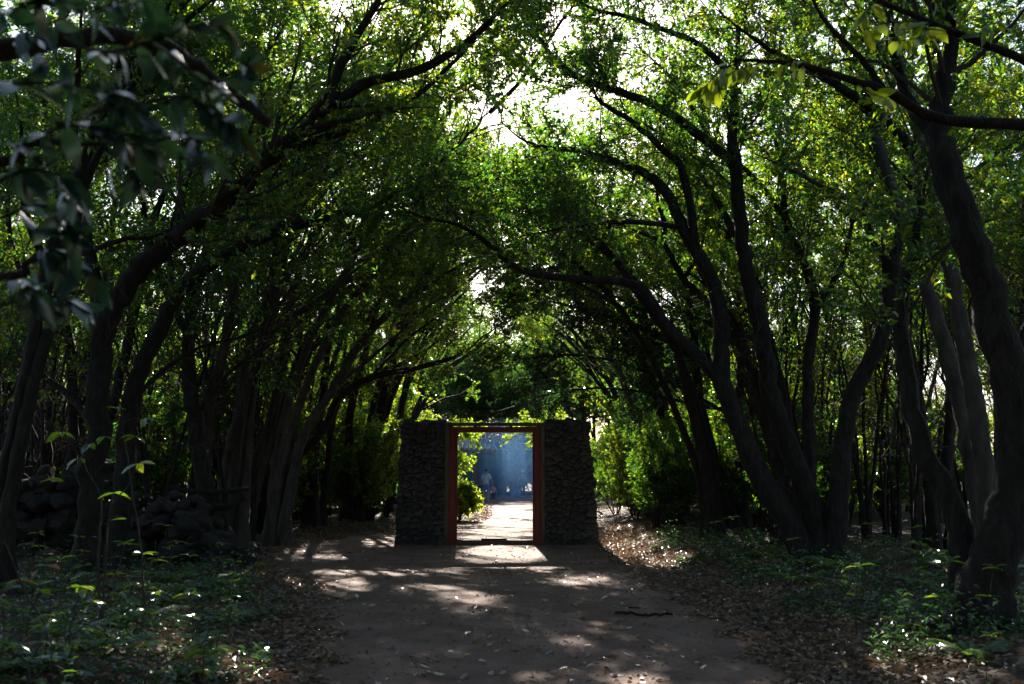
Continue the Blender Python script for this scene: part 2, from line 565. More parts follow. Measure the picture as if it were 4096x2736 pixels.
gx = np.concatenate([[-400, -200, -90, -50, -35], np.arange(-26, 26.01, .3), [35, 50, 90, 200, 400]])
gy = np.concatenate([[-300, -120, -50, -25, -12], np.arange(-6, 70, .35), [75, 90, 120, 200, 420, 900]])
X, Y = np.meshgrid(gx, gy)
Z = ground_z(X, Y)
nx, ny = len(gx), len(gy)
idx = np.arange(nx * ny).reshape(ny, nx)
q = np.stack([idx[:-1, :-1], idx[:-1, 1:], idx[1:, 1:], idx[1:, :-1]], -1).reshape(-1, 4)
g = ob('ground', mesh_np('ground', np.stack([X, Y, Z], -1).reshape(-1, 3), [q], [M['soil']], smooth=True))
tag(g, 'dark forest floor under the trees', None, None, 'structure')

ys = np.arange(-4, 66, .25)
t = np.linspace(0, 1, 41)
wl = path_left(ys) - .05 + .14 * np.sin(ys * 3.1) + .09 * np.sin(ys * 7.7)
wr = path_right(ys) + .05 + .12 * np.sin(ys * 2.6 + 1) + .09 * np.sin(ys * 6.9)
X = wl[:, None] + (wr - wl)[:, None] * t[None]
Y = np.repeat(ys[:, None], 41, 1)
edge = np.minimum(t, 1 - t)[None] * (wr - wl)[:, None]
Z = np.maximum(ground_z(X, Y), 0) + .006 + .010 * bump2(X * 2.2, Y * 2.2) * np.clip(edge / .4, 0, 1) + .006
idx = np.arange(X.size).reshape(X.shape)
q = np.stack([idx[:-1, :-1], idx[:-1, 1:], idx[1:, 1:], idx[1:, :-1]], -1).reshape(-1, 4)
p = ob('path', mesh_np('path', np.stack([X, Y, Z], -1).reshape(-1, 3), [q], [M['earth']], smooth=True))
tag(p, 'bare earth path running to the stone gate', None, None, 'structure')


# ------------------------------------------------------------------ stone gate
def clip_poly(poly, n, c):
    out = []
    for i in range(len(poly)):
        a, b = poly[i], poly[(i + 1) % len(poly)]
        da, db = a @ n - c, b @ n - c
        if da <= 0:
            out.append(a)
        if da * db < 0:
            out.append(a + (b - a) * (da / (da - db)))
    return out


def voronoi(outline, seeds):
    cells = []
    for i, s in enumerate(seeds):
        poly = [np.array(p, float) for p in outline]
        for j, o in enumerate(seeds):
            if i != j and len(poly) > 2 and np.linalg.norm(o - s) < 1.2:
                n = o - s
                poly = clip_poly(poly, n, (o + s) / 2 @ n)
        if len(poly) > 2:
            cells.append((s, np.array(poly)))
    return cells


def rubble_face(parent, outline, n, o, u, v, nrm, seed, squash=1.7, proud=(.0, .055), edge_jit=.02, mats=('lava', 'lava_pale'), ragged=None):
    """rubble masonry on one wall face: every stone its own mesh"""
    rng = np.random.default_rng(seed)
    outline = np.array(outline, float)
    lo, hi = outline.min(0), outline.max(0)
    seeds = []
    for _ in range(2600):
        if len(seeds) >= n:
            break
        s = rng.uniform(lo, hi)
        inside = all((outline[(k + 1) % len(outline)] - outline[k])[0] * (s - outline[k])[1] - (outline[(k + 1) % len(outline)] - outline[k])[1] * (s - outline[k])[0] > 0 for k in range(len(outline)))
        rmin = rng.choice([.04, .06, .09, .15]) * (1.3 if s[1] < .5 else 1)
        if inside and all(math.hypot((s - q_)[0] / 1.35, (s - q_)[1]) > rmin for q_ in seeds):
            seeds.append(s)
    sq = np.array([1 / squash, 1.0])
    cells = voronoi(outline * sq, [s * sq for s in seeds])
    for s, poly in cells:
        poly, c = poly / sq, s / sq
        c = poly.mean(0)
        pts = []
        for k in range(len(poly)):
            a, b = poly[k], poly[(k + 1) % len(poly)]
            m = 2 if np.linalg.norm(b - a) > .07 else 1
            for j in range(m):
                pts.append(a + (b - a) * j / m)
        pts = np.array(pts)
        d = pts - c
        ln = np.linalg.norm(d, axis=1, keepdims=True)
        on_edge = np.zeros(len(pts))
        pts = c + d * (1 - .006 / np.maximum(ln, .03)) + rng.normal(size=pts.shape) * .006
        if ragged:
            h_ = outline[2][1]
            xl = outline[0][0] + (outline[3][0] - outline[0][0]) * c[1] / h_
            xr = outline[1][0] + (outline[2][0] - outline[1][0]) * c[1] / h_
            xe_l = outline[0][0] + (outline[3][0] - outline[0][0]) * pts[:, 1] / h_
            xe_r = outline[1][0] + (outline[2][0] - outline[1][0]) * pts[:, 1] / h_
            sh_ = rng.uniform(-.015, .045)
            pts[:, 0] = np.where(pts[:, 0] < xe_l + .02, pts[:, 0] - sh_ * ragged[0], np.where(pts[:, 0] > xe_r - .02, pts[:, 0] + sh_ * ragged[1], pts[:, 0]))
            pts[:, 1] = np.where(pts[:, 1] > h_ - .02, pts[:, 1] + rng.uniform(-.02, .05), pts[:, 1])
        pr = rng.uniform(*proud)
        k = len(pts)
        tilt = rng.normal(size=2) * .12
        rings = [(1.0, -.09), (1.0, pr * .6 - .006), (.86, pr * .95), (.5, pr)]
        V = []
        for f, h in rings:
            P2 = c + (pts - c) * f
            jit = rng.normal(size=k) * (.008 if h > 0 else 0)
            hh = h + (P2 - c) @ tilt * (h > 0) + jit
            V.append(o + P2[:, :1] * u + P2[:, 1:] * v + hh[:, None] * nrm)
        V.append((o + c[0] * u + c[1] * v + (pr + rng.normal() * .006) * nrm)[None])
        V = np.concatenate(V)
        org = V[-1].copy()
        i = np.arange(k)
        j = (i + 1) % k
        quads = np.concatenate([np.stack([r * k + i, r * k + j, (r + 1) * k + j, (r + 1) * k + i], -1) for r in range(3)])
        tri = np.stack([3 * k + i, 3 * k + j, np.full(k, 4 * k)], -1)
        me = mesh_np('stone', V - org, [quads, tri], [M[mats[1] if rng.random() < .4 else mats[0]]], smooth=False)
        ob('stone', me, parent, org - np.array(parent.location))


def box_mesh(name, lo, hi, mat, bev=.0, seed=0, jit=0.0, seg=1):
    """a box, optionally with chamfered long edges and slightly uneven faces"""
    import bmesh
    bm = bmesh.new()
    bmesh.ops.create_cube(bm, size=1)
    lo, hi = np.array(lo, float), np.array(hi, float)
    for vv in bm.verts:
        vv.co = Vector(((lo + hi) / 2 + np.array(vv.co) * (hi - lo)))
    if bev:
        bmesh.ops.bevel(bm, geom=bm.edges[:], offset=bev, segments=2, affect='EDGES')
    if jit:
        rr = random.Random(seed)
        if seg > 1:
            bmesh.ops.subdivide_edges(bm, edges=[e for e in bm.edges if e.calc_length() > .3], cuts=seg)
        for vv in bm.verts:
            vv.co += Vector((rr.uniform(-jit, jit), rr.uniform(-jit, jit), rr.uniform(-jit, jit)))
    me = bpy.data.meshes.new(name)
    bm.to_mesh(me)
    bm.free()
    me.materials.append(M[mat])
    return me


GY = 20.3           # front plane of the gate
GT = 0.75           # wall thickness


def gate_wall(name, label, xs, ztop, seed, batter):
    """xs: x0,x1 at the foot; batter: inward lean of (x0, x1) at the top"""
    x0, x1 = xs
    root = empty(name, ((x0 + x1) / 2, GY + GT / 2, 0))
    tag(root, label, 'stone wall', 'two stone piers of the gate', 'thing')
    L = np.array(root.location)
    t0, t1 = x0 + batter[0], x1 + batter[1]
    ins = .035
    V = np.array([[x0 + ins, GY + ins, -.1], [x1 - ins, GY + ins, -.1], [x1 - ins, GY + GT - ins, -.1], [x0 + ins, GY + GT - ins, -.1],
                  [t0 + ins, GY + ins, ztop - .03], [t1 - ins, GY + ins, ztop - .03], [t1 - ins, GY + GT - ins, ztop - .03], [t0 + ins, GY + GT - ins, ztop - .03]])
    Q = [[0, 1, 5, 4], [1, 2, 6, 5], [2, 3, 7, 6], [3, 0, 4, 7], [4, 5, 6, 7], [3, 2, 1, 0]]
    ob('core', mesh_np('core', V - L, [np.array(Q)], [M['mortar']]), root)
    X, Yv, Zv = np.array([1., 0, 0]), np.array([0, 1., 0]), np.array([0, 0, 1.])
    rubble_face(root, [(x0, 0), (x1, 0), (t1, ztop), (t0, ztop)], 140, np.array([0, GY, 0.]), X, Zv, -Yv, seed, ragged=(1, 0) if x0 < -2 else (0, 1))
    rubble_face(root, [(-x1, 0), (-x0, 0), (-t0, ztop), (-t1, ztop)], 50, np.array([0, GY + GT, 0.]), -X, Zv, Yv, seed + 1)
    for s, xa, xb in ((-1, x0, t0), (1, x1, t1)):
        nr = np.array([1. * s, 0, -(xb - xa) * s / ztop])
        vv = np.array([(xb - xa) / ztop, 0, 1.])
        o = np.array([xa, GY if s > 0 else GY + GT, 0.])
        rubble_face(root, [(0.02, 0), (GT - .02, 0), (GT - .02, ztop), (0.02, ztop)], 34, o, Yv * s, vv, nr, seed + 2 + s, proud=(.0, .035))
    rubble_face(root, [(t0 + .02, 0.02), (t1 - .02, 0.02), (t1 - .02, GT - .02), (t0 + .02, GT - .02)], 22, np.array([0, GY, ztop]), X, Yv, Zv, seed + 5, squash=1.2, proud=(-.02, .09))
    return root


gate_wall('stone_wall', 'dark lava stone pier on the left side of the red gate frame', (-2.33, -1.34), 2.44, 31, (.09, 0))
gate_wall('stone_wall', 'dark lava stone pier on the right side of the red gate frame, sloping outer edge', (.66, 1.74), 2.46, 47, (0, -.20))

gf = empty('gate_frame', (-.35, GY + .2, 0))
tag(gf, 'red painted timber door frame standing between the two stone piers', 'gate')
gl = np.array(gf.location)


def gpart(name, lo, hi, mat, bev=.006, parent=None, seed=1, jit=.002):
    me = box_mesh(name, np.array(lo) - gl, np.array(hi) - gl, mat, bev, seed, jit, 4)
    return ob(name, me, parent or gf)


for sx, a, b in ((-1, -1.335, -1.15), (1, .455, .645)):
    p = gpart('post', (a, GY + .02, 0.0), (b, GY + .34, 2.375), 'redwood', .012, None, 3 + sx)
    inner = (b - .012, b + .035) if sx < 0 else (a - .035, a + .012)
    gpart('door_stop', (inner[0], GY + .14, .10), (inner[1], GY + .26, 2.28), 'redwood', .006, p, 9 + sx)
    oo = (a - .018, a + .06) if sx < 0 else (b - .06, b + .018)
    gpart('facing_board', (oo[0], GY - .035, .0), (oo[1], GY + .018, 2.40), 'darkwood', .004, p, 19 + sx)
gpart('lintel', (-1.148, GY + .03, 2.265), (.453, GY + .33, 2.372), 'redwood', .01, None, 21)
gpart('cap_board', (-1.40, GY - .04, 2.405), (.71, GY + .42, 2.455), 'darkwood', .006, None, 22, .003)
for k, x in enumerate((-1.25, -.75, -.02, .55)):
    gpart('spacer_block', (x - .03, GY + .06, 2.373), (x + .03, GY + .3, 2.404), 'darkwood', .002, None, 25 + k, .0)
gpart('sill', (-1.148, GY + .0, -.02), (.453, GY + .30, .105), 'darkwood', .012, None, 30, .004)
gpart('sill_block', (-.62, GY + .06, .107), (-.10, GY + .24, .137), 'darkwood', .006, None, 31)

# ------------------------------------------------------------------ low ruined wall of lava rocks on the left
def rock_mesh(seed, sub=2):
    import bmesh
    rr = np.random.default_rng(seed)
    bm = bmesh.new()
    bmesh.ops.create_icosphere(bm, subdivisions=sub, radius=1.0)
    cuts = [(nz(rr.normal(size=3)), rr.uniform(.45, .85)) for _ in range(9)]
    for vv in bm.verts:
        c = np.array(vv.co)
        for n, d in cuts:
            e = c @ n - d
            if e > 0:
                c = c - n * e * .97
        c = c * (1 + .07 * rr.normal())
        vv.co = Vector(c)
    me = bpy.data.meshes.new('stone')
    bm.to_mesh(me)
    bm.free()
    me.materials.append(M['lava_pale'] if seed % 3 == 0 else M['lava'])
    return me


ROCKS = [rock_mesh(s, 2 if s < 8 else 1) for s in range(12)]


def rock_wall(name, label, ends, height, depth, n, seed, rsz=(.10, .19), slump=.3):
    rr = np.random.default_rng(seed)
    a, b = np.array(ends[0], float), np.array(ends[1], float)
    root = empty(name, ((a + b)[0] / 2, (a + b)[1] / 2, float(ground_z((a + b)[0] / 2, (a + b)[1] / 2))))
    tag(root, label, 'stone wall', None, 'thing')
    L = np.array(root.location)
    ax = (b - a) / np.linalg.norm(b - a)
    pn = np.array([-ax[1], ax[0]])
    for k in range(n):
        s = rr.random()
        hmax = height(s)
        h = rr.random() ** .8 * hmax
        w = depth * (1 - slump * h / max(hmax, .1)) * (rr.random() * 2 - 1) * .5
        c = a + (b - a) * s + pn * w
        r = rr.uniform(*rsz) * (1.15 if h < .3 else .9)
        o = ob('stone', ROCKS[rr.integers(len(ROCKS))], root)
        o.location = (c[0] - L[0], c[1] - L[1], float(ground_z(c[0], c[1])) + h - L[2] + .3 * r)
        o.scale = (r * rr.uniform(.9, 1.4), r * rr.uniform(.9, 1.3), r * rr.uniform(.7, 1.0))
        o.rotation_euler = (rr.uniform(-.5, .5), rr.uniform(-.5, .5), rr.uniform(0, 6.28))


rock_wall('rubble_wall', 'low tumbled wall of rough lava rocks at the left edge of the path', ((-6.3, 15.7), (-4.05, 14.9)),
          lambda s: .25 + .75 * min(1, (1.02 - s) * 2.2) * (.55 + .45 * abs(math.cos(s * 4.4))), .8, 190, 5)
rock_wall('rubble_wall', 'taller mossy heap of lava rocks deep in the shade behind the leaning trunks', ((-8.0, 15.2), (-6.2, 15.8)),
          lambda s: .9 + .6 * s, .9, 130, 6, (.13, .24))

# ------------------------------------------------------------------ traced trees
LT = 'trees arching over the path'


def T(seq, r0, r1, f=.35, role='branch'):
    return limb(vine(seq), r0, r1, f, role)


make_tree('arching_tree', 'big dark tree at the left leaning its long thick trunk over the path', LT, [
    T([(196, 1345, 13), (210, 1150, 13), (224, 950, 13), (240, 760, 13), (300, 640, 12.9), (400, 545, 12.7), (500, 475, 12.4), (590, 385, 12.2), (680, 300, 12), (770, 235, 11.8)], .17, .10, .55, 'trunk'),
    T([(766, 238, 11.8), (773, 170, 11.7), (815, 90, 11.5), (870, 0, 11.3), (935, -110, 11.0)], .075, .03, .2),
    T([(766, 238, 11.8), (850, 185, 11.8), (960, 160, 11.7), (1070, 95, 11.5), (1150, 20, 11.3), (1230, -70, 11.0)], .075, .025, .2),
    T([(595, 382, 12.2), (700, 330, 12.4), (830, 285, 12.6), (960, 215, 12.7), (1060, 120, 12.7), (1150, 30, 12.6)], .065, .02, .2),
    T([(242, 752, 13), (200, 560, 13.3), (190, 380, 13.6), (240, 180, 13.9), (300, 0, 14.2), (350, -150, 14.4)], .10, .04, .25),
    T([(405, 542, 12.7), (430, 400, 13), (500, 250, 13.4), (620, 110, 13.8), (700, -30, 14)], .06, .025, .2),
    T([(222, 980, 13), (150, 900, 13.4), (60, 840, 13.6), (-60, 760, 14)], .06, .02, .2)], seed=1, bare=13)

make_tree('arching_tree', 'second leaning tree at the left whose slender trunk bows far across the path', LT, [
    T([(262, 1325, 14), (284, 1100, 14), (300, 920, 14), (345, 800, 14), (400, 690, 14.2), (445, 635, 14.4), (540, 572, 14.6), (640, 530, 15), (740, 500, 15.2), (850, 470, 15.4), (960, 415, 15.5), (1040, 340, 15.5), (1125, 255, 15.4)], .15, .045, .5, 'trunk'),
    T([(1122, 258, 15.4), (1180, 200, 15.4), (1240, 120, 15.3), (1300, 30, 15.2), (1380, -60, 15)], .045, .02, .1),
    T([(985, 400, 15.5), (1060, 400, 15.5), (1140, 405, 15.5), (1215, 418, 15.5), (1290, 395, 15.6), (1370, 350, 15.6)], .04, .015, .3),
    T([(868, 462, 15.4), (950, 428, 15.5), (1090, 432, 15.6), (1230, 445, 15.7), (1340, 432, 15.7)], .036, .015, .3),
    T([(640, 532, 15), (665, 420, 15.2), (720, 300, 15.6), (800, 180, 16), (860, 40, 16.4)], .055, .02, .2),
    T([(402, 686, 14.2), (390, 560, 14.6), (420, 420, 15), (470, 280, 15.6)], .05, .02, .25),
    T([(300, 925, 14), (360, 860, 14.6), (450, 800, 15), (560, 770, 15.4), (640, 735, 15.6)], .045, .015, .2)], seed=2, bare=13)

make_tree('arching_tree', 'stout straight dark trunk rising behind the tumbled rock wall', LT, [
    T([(522, 1283, 17), (495, 1180, 17), (465, 1080, 17), (445, 960, 17), (432, 850, 17), (440, 700, 17.2), (480, 560, 17.4), (560, 430, 17.6), (680, 300, 18), (820, 190, 18.2)], .18, .05, .35, 'trunk'),
    T([(436, 780, 17), (370, 640, 17.4), (330, 480, 17.8), (330, 320, 18)], .08, .03, .25),
    T([(480, 560, 17.4), (600, 500, 17.6), (720, 400, 18), (860, 330, 18.2), (980, 290, 18.4)], .055, .02, .2),
    T([(445, 960, 17), (520, 860, 17), (620, 790, 17), (720, 760, 17.2)], .04, .015, .25)], seed=3, bare=13)

make_tree('arching_tree', 'pair of thin pale trunks beside the path left of the gate', LT, [
    T([(562, 1243, 21.7), (580, 1140, 21.7), (610, 1020, 21.7), (640, 880, 21.7), (655, 760, 21.7), (680, 640, 21.8), (715, 545, 22), (790, 470, 22.2), (900, 410, 22.4), (1010, 370, 22.6)], .15, .04, .4, 'trunk'),
    T([(600, 1238, 22.2), (660, 1080, 22.2), (735, 940, 22.4), (800, 830, 22.6), (870, 740, 22.8), (980, 660, 23), (1100, 610, 23)], .12, .035, .35, 'trunk'),
    T([(660, 745, 21.7), (720, 690, 22), (830, 630, 22), (940, 600, 22.2), (1060, 560, 22.4)], .05, .02, .15),
    T([(640, 880, 21.7), (600, 760, 22), (590, 640, 22.4), (620, 520, 22.6)], .05, .02, .2)], seed=4, bark='bark_pale', bare=13)

make_tree('arching_tree', 'low branching tree left of the gate with a long crooked bough over the path', LT, [
    T([(598, 1240, 22.5), (600, 1150, 22.5), (625, 1078, 22.5), (700, 1030, 22.5), (750, 970, 22.4), (775, 915, 22.4), (850, 865, 22.3), (950, 845, 22.3), (1050, 815, 22.2), (1110, 770, 22.2), (1190, 715, 22.1)], .15, .03, .5, 'trunk'),
    T([(625, 1078, 22.5), (645, 950, 22.8), (690, 800, 23), (760, 700, 23.2), (850, 620, 23.4), (960, 560, 23.6)], .08, .025, .3),
    T([(850, 865, 22.3), (930, 780, 22.6), (1010, 720, 22.8), (1090, 650, 23)], .04, .015, .2)], seed=5, bare=13)

make_tree('arching_tree', 'many stemmed big tree at the right with boughs crossing to the left', LT, [
    T([(1862, 1318, 14.6), (1815, 1210, 14.6), (1740, 1090, 14.6), (1685, 960, 14.6), (1650, 860, 14.6), (1655, 760, 14.6), (1640, 670, 14.6), (1605, 590, 14.5), (1562, 515, 14.5), (1506, 415, 14.4), (1386, 364, 14.4), (1283, 340, 14.3), (1214, 330, 14.3), (1146, 282, 14.2)], .19, .035, .55, 'trunk'),
    T([(1650, 878, 14.6), (1590, 805, 14.5), (1530, 750, 14.5), (1475, 665, 14.4), (1435, 648, 14.4), (1350, 640, 14.3), (1270, 635, 14.3), (1185, 615, 14.2), (1120, 560, 14.2), (1050, 515, 14.1), (980, 500, 14.1), (890, 468, 14)], .085, .03, .55),
    T([(1885, 1318, 14.6), (1865, 1180, 14.6), (1815, 1040, 14.6), (1770, 920, 14.6), (1750, 780, 14.6), (1720, 650, 14.6), (1700, 540, 14.6), (1690, 420, 14.6), (1680, 320, 14.6), (1682, 200, 14.6), (1690, 60, 14.7), (1700, -80, 14.8)], .17, .06, .6, 'trunk'),
    T([(1688, 380, 14.6), (1604, 309, 14.4), (1489, 234, 14.3), (1365, 192, 14.2), (1283, 148, 14.1), (1231, 79, 14), (1190, 10, 14)], .085, .03, .35),
    T([(1600, 585, 14.5), (1565, 395, 14.3), (1520, 344, 14.2), (1448, 278, 14.1), (1369, 227, 14), (1355, 170, 14)], .07, .025, .3),
    T([(1684, 180, 14.6), (1604, 103, 14.3), (1524, 69, 14), (1438, 38, 13.8), (1359, 20, 13.6), (1260, -30, 13.4)], .06, .02, .2),
    T([(1565, 520, 14.5), (1480, 510, 14.3), (1380, 512, 14.2), (1280, 525, 14.2), (1180, 545, 14.1)], .05, .02, .3)], seed=6, bare=13)

make_tree('arching_tree', 'forked dark trunk bending to the right between the big right trees', LT, [
    T([(1908, 1322, 14.5), (1920, 1150, 14.5), (1935, 1000, 14.5), (1965, 880, 14.5), (2020, 770, 14.4), (2040, 660, 14.4), (2065, 540, 14.3), (2100, 420, 14.2), (2140, 330, 14.1), (2150, 200, 14), (2170, 40, 14)], .16, .06, .6, 'trunk'),
    T([(2115, 390, 14.2), (2080, 330, 14), (2010, 257, 13.8), (1924, 199, 13.6), (1830, 150, 13.4), (1730, 90, 13.2), (1640, 20, 13)], .10, .03, .4),
    T([(2045, 640, 14.4), (1990, 520, 14.6), (1950, 400, 14.8), (1930, 260, 15)], .06, .025, .2),
    T([(2065, 540, 14.3), (2150, 460, 14.6), (2250, 380, 15), (2360, 300, 15.2)], .06, .025, .2)], seed=7, bare=13)

make_tree('arching_tree', 'thin upright trunk squeezed behind the many stemmed tree', LT, [
    T([(1842, 1290, 16), (1855, 1100, 16), (1853, 960, 16), (1850, 850, 16), (1866, 720, 16), (1850, 620, 16), (1805, 520, 16), (1790, 400, 16), (1770, 250, 16), (1760, 80, 16)], .12, .04, .4, 'trunk'),
    T([(1866, 720, 16), (1930, 600, 16.2), (1960, 480, 16.4), (2000, 330, 16.8)], .06, .025, .2),
    T([(1800, 500, 16), (1720, 400, 16), (1640, 330, 16), (1540, 180, 15.6), (1440, 90, 15.4)], .05, .02, .2)], seed=8, bare=13)

make_tree('arching_tree', 'heavy forked trunk at the right edge with flared foot and creepers', LT, [
    T([(2252, 1495, 8.4), (2262, 1350, 8.4), (2305, 1210, 8.4), (2333, 1050, 8.4), (2315, 880, 8.4), (2272, 720, 8.4), (2228, 560, 8.4), (2190, 430, 8.4), (2155, 320, 8.4), (2160, 200, 8.4), (2175, 60, 8.4), (2195, -100, 8.4)], .21, .09, .75, 'trunk'),
    T([(2228, 1490, 8.5), (2222, 1360, 8.6), (2210, 1230, 8.7), (2165, 1120, 8.8), (2110, 1000, 8.9), (2085, 880, 9), (2065, 760, 9.1), (2080, 620, 9.2), (2110, 480, 9.3), (2090, 300, 9.4)], .13, .045, .6, 'trunk'),
    T([(2158, 330, 8.4), (2090, 240, 8.6), (2050, 120, 8.8), (2040, -30, 9)], .07, .03, .3),
    T([(2175, 60, 8.4), (2100, -40, 8.8), (1980, -120, 9.2), (1820, -190, 9.8)], .07, .03, .2),
    T([(2310, 860, 8.4), (2380, 700, 8.6), (2450, 520, 8.8)], .08, .03, .3)], seed=9)

make_tree('arching_tree', 'two dark trunks growing close together right of the gate', LT, [
    T([(1692, 1232, 23.3), (1652, 1110, 23.3), (1625, 1010, 23.3), (1602, 900, 23.3), (1592, 780, 23.4), (1570, 660, 23.6), (1510, 560, 23.8), (1420, 500, 24), (1310, 470, 24)], .16, .04, .4, 'trunk'),
    T([(1705, 1232, 23.5), (1697, 1080, 23.5), (1692, 960, 23.5), (1700, 800, 23.6), (1680, 640, 23.8), (1620, 480, 24), (1540, 380, 24.2)], .15, .05, .4, 'trunk'),
    T([(1700, 800, 23.6), (1760, 680, 24), (1800, 560, 24.4), (1860, 440, 25)], .06, .025, .2)], seed=10, bare=13)

make_tree('arching_tree', 'dark glossy leaved tree hanging its dense boughs above the right pier', LT, [
    T([(1745, 1225, 24.4), (1735, 1080, 24.4), (1715, 980, 24.3), (1660, 890, 24.1), (1560, 800, 23.8), (1440, 740, 23.5), (1300, 700, 23.2), (1200, 680, 23)], .15, .03, .4, 'trunk'),
    T([(1715, 980, 24.3), (1620, 920, 23.8), (1500, 860, 23.4), (1370, 820, 23), (1250, 815, 22.8), (1140, 850, 22.6)], .06, .02, .2),
    T([(1690, 940, 24.2), (1600, 930, 23.6), (1480, 900, 23.2), (1360, 890, 23), (1250, 905, 22.8), (1170, 925, 22.6)], .05, .015, .2),
    T([(1560, 800, 23.8), (1500, 690, 23.6), (1420, 610, 23.4), (1320, 580, 23.2), (1200, 600, 23)], .05, .02, .15),
    T([(1640, 880, 24), (1600, 740, 24), (1540, 620, 24), (1450, 540, 24)], .05, .02, .15)],
    seed=12, spacing=.10, l2=(.6, 1.6), n3=13, nl=18, mat='leaf_dark', size=.085, hang=.5, up=.0)

# ------------------------------------------------------------------ procedural arching trees further along the path
rg = np.random.default_rng(77)


def arch_limbs(x, y, side, h, reach, nst, rng, r=.13, low=False):
    """stems from (x,y) leaning towards the path (side = -1 leans left)"""
    out = []
    for k in range(nst):
        b = np.array([x + rng.normal() * .15, y + rng.normal() * .15, float(ground_z(x, y))])
        hh, rc = h * rng.uniform(.8, 1.15), reach * rng.uniform(.5, 1.2)
        yd = rng.normal() * 1.6
        s = np.linspace(0, 1, 9)
        pts = np.stack([b[0] + side * rc * s ** 1.9 + rng.normal(size=9) * .12 * s, b[1] + yd * s + rng.normal(size=9) * .12 * s, b[2] + hh * np.sin(s * 1.35) / math.sin(1.35)], 1)
        out.append(limb(pts, r * rng.uniform(.6, 1.0), .035, .50, 'trunk'))
        for j in range(3):
            i0 = rng.integers(3, 7)
            p0 = pts[i0]
            d = nz(np.array([side * rng.uniform(-.5, 1.2), rng.normal() * .8, rng.uniform(.3, 1.1)]))
            ln = rng.uniform(1.6, 3.2)
            s2 = np.linspace(0, 1, 5)[:, None]
            out.append(limb(p0 + d * ln * s2 + np.array([side * .5, 0, .2]) * s2 ** 2 + rng.normal(size=(5, 3)) * .08 * s2, r * .4, .018, .15))
    return out


ARCH = [(-5.2, 18.5, 1), (5.0, 18.0, -1), (-4.9, 24.5, 1), (4.4, 27.0, -1), (-4.2, 28.5, 1), (5.4, 22.0, -1), (-6.0, 21.5, 1), (4.6, 32, -1), (-4.6, 33, 1),
        (5.0, 37, -1), (-5.4, 38, 1), (-5.6, 11.3, 1), (5.6, 12.0, -1), (-6.2, 26.5, 1), (6.4, 30, -1),
        (-4.6, 20.0, 2), (4.2, 24.8, -2), (-4.0, 26.5, 2), (4.0, 29.5, -2), (-4.4, 31, 2), (4.4, 34.5, -2), (-5, 36, 2), (4.2, 20.2, -2), (-4.5, 40.5, 2), (4.4, 39.8, -2), (-4.2, 34.6, 2)]
ORD = 'first second third fourth fifth sixth seventh eighth ninth tenth eleventh twelfth thirteenth fourteenth fifteenth sixteenth'.split()
for k, (x, y, s) in enumerate(ARCH):
    sidew = 'left' if s > 0 else 'right'
    nth = ORD[sum(1 for a, b, c in ARCH if (c > 0) == (s > 0) and b < y)]
    make_tree('woodland_tree', f'{nth} slender forked tree from the camera in the {sidew} row leaning over the path', f'trees in the {sidew} row along the path',
              arch_limbs(x, y, np.sign(s), rg.uniform(6.5, 9.0) + (1 if y > 30 else 0) + (.5 if abs(s) > 1 else 0), rg.uniform(2.0, 4.2) if abs(s) < 2 else rg.uniform(4.2, 6.0), int(rg.integers(2, 4)), rg), seed=100 + k,
              spacing=.31, n3=11, nl=17, size=.09, bark='bark' if k % 3 else 'bark_pale')

# ------------------------------------------------------------------ background trees and shrubs, copies of a few kinds
def up_limbs(rng, h, nst, spread):
    out = []
    for k in range(nst):
        a = rng.uniform(0, 6.28)
        s = np.linspace(0, 1, 8)
        rc = spread * rng.uniform(.4, 1.1)
        hh = h * rng.uniform(.8, 1.1)
        pts = np.stack([math.cos(a) * (.15 + rc * s ** 1.6) + rng.normal(size=8) * .12 * s, math.sin(a) * (.15 + rc * s ** 1.6) + rng.normal(size=8) * .12 * s, hh * s], 1)
        out.append(limb(pts, .095 * rng.uniform(.6, 1.1), .03, .58, 'trunk'))
        for j in range(4):
            i0 = rng.integers(4, 7)
            d = nz(np.array([rng.normal(), rng.normal(), rng.uniform(.1, .9)]))
            ln = rng.uniform(1.2, 2.6)
            s2 = np.linspace(0, 1, 5)[:, None]
            out.append(limb(pts[i0] + d * ln * s2 + rng.normal(size=(5, 3)) * .08 * s2, .04, .014, .12))
    return out


PROTO = []
for k in range(5):
    r_ = np.random.default_rng(500 + k)
    PROTO.append(make_tree('background_tree', 'x', 'x', up_limbs(r_, [8, 9, 7.5, 9.5, 6.5][k], [2, 3, 3, 2, 4][k], [1.6, 2.0, 1.8, 1.5, 1.6][k]), base=(0, 0, 0), seed=520 + k,
                           spacing=.22, n3=12, nl=18, size=.09, l2=(.9, 2.4), keep=False, bark='bark_pale' if k == 1 else 'bark'))
SHRUB = []
for k in range(3):
    r_ = np.random.default_rng(600 + k)
    lim = []
    for j in range(6):
        a = r_.uniform(0, 6.28)
        s = np.linspace(0, 1, 5)
        h, rc = r_.uniform(1.2, 2.4), r_.uniform(.2, .8)
        lim.append(limb(np.stack([math.cos(a) * (.04 + rc * s), math.sin(a) * (.04 + rc * s), h * s], 1) + r_.normal(size=(5, 3)) * .04 * s[:, None], .022, .008, .2))
    SHRUB.append(make_tree('shrub', 'x', 'x', lim, base=(0, 0, 0), seed=620 + k, spacing=.10, l2=(.35, .9), n3=8, l3=(.15, .45), nl=12, size=.08, keep=False, cat='shrub', mat='leaf'))

spots = []
rb = np.random.default_rng(5)


def scatter(n, xr, yr, dmin, ok):
    out = []
    for _ in range(n * 60):
        if len(out) >= n:
            break
        x, y = rb.uniform(*xr), rb.uniform(*yr)
        if ok(x, y) and all((x - a) ** 2 + (y - b) ** 2 > dmin * dmin for a, b in out):
            out.append((x, y))
    return out


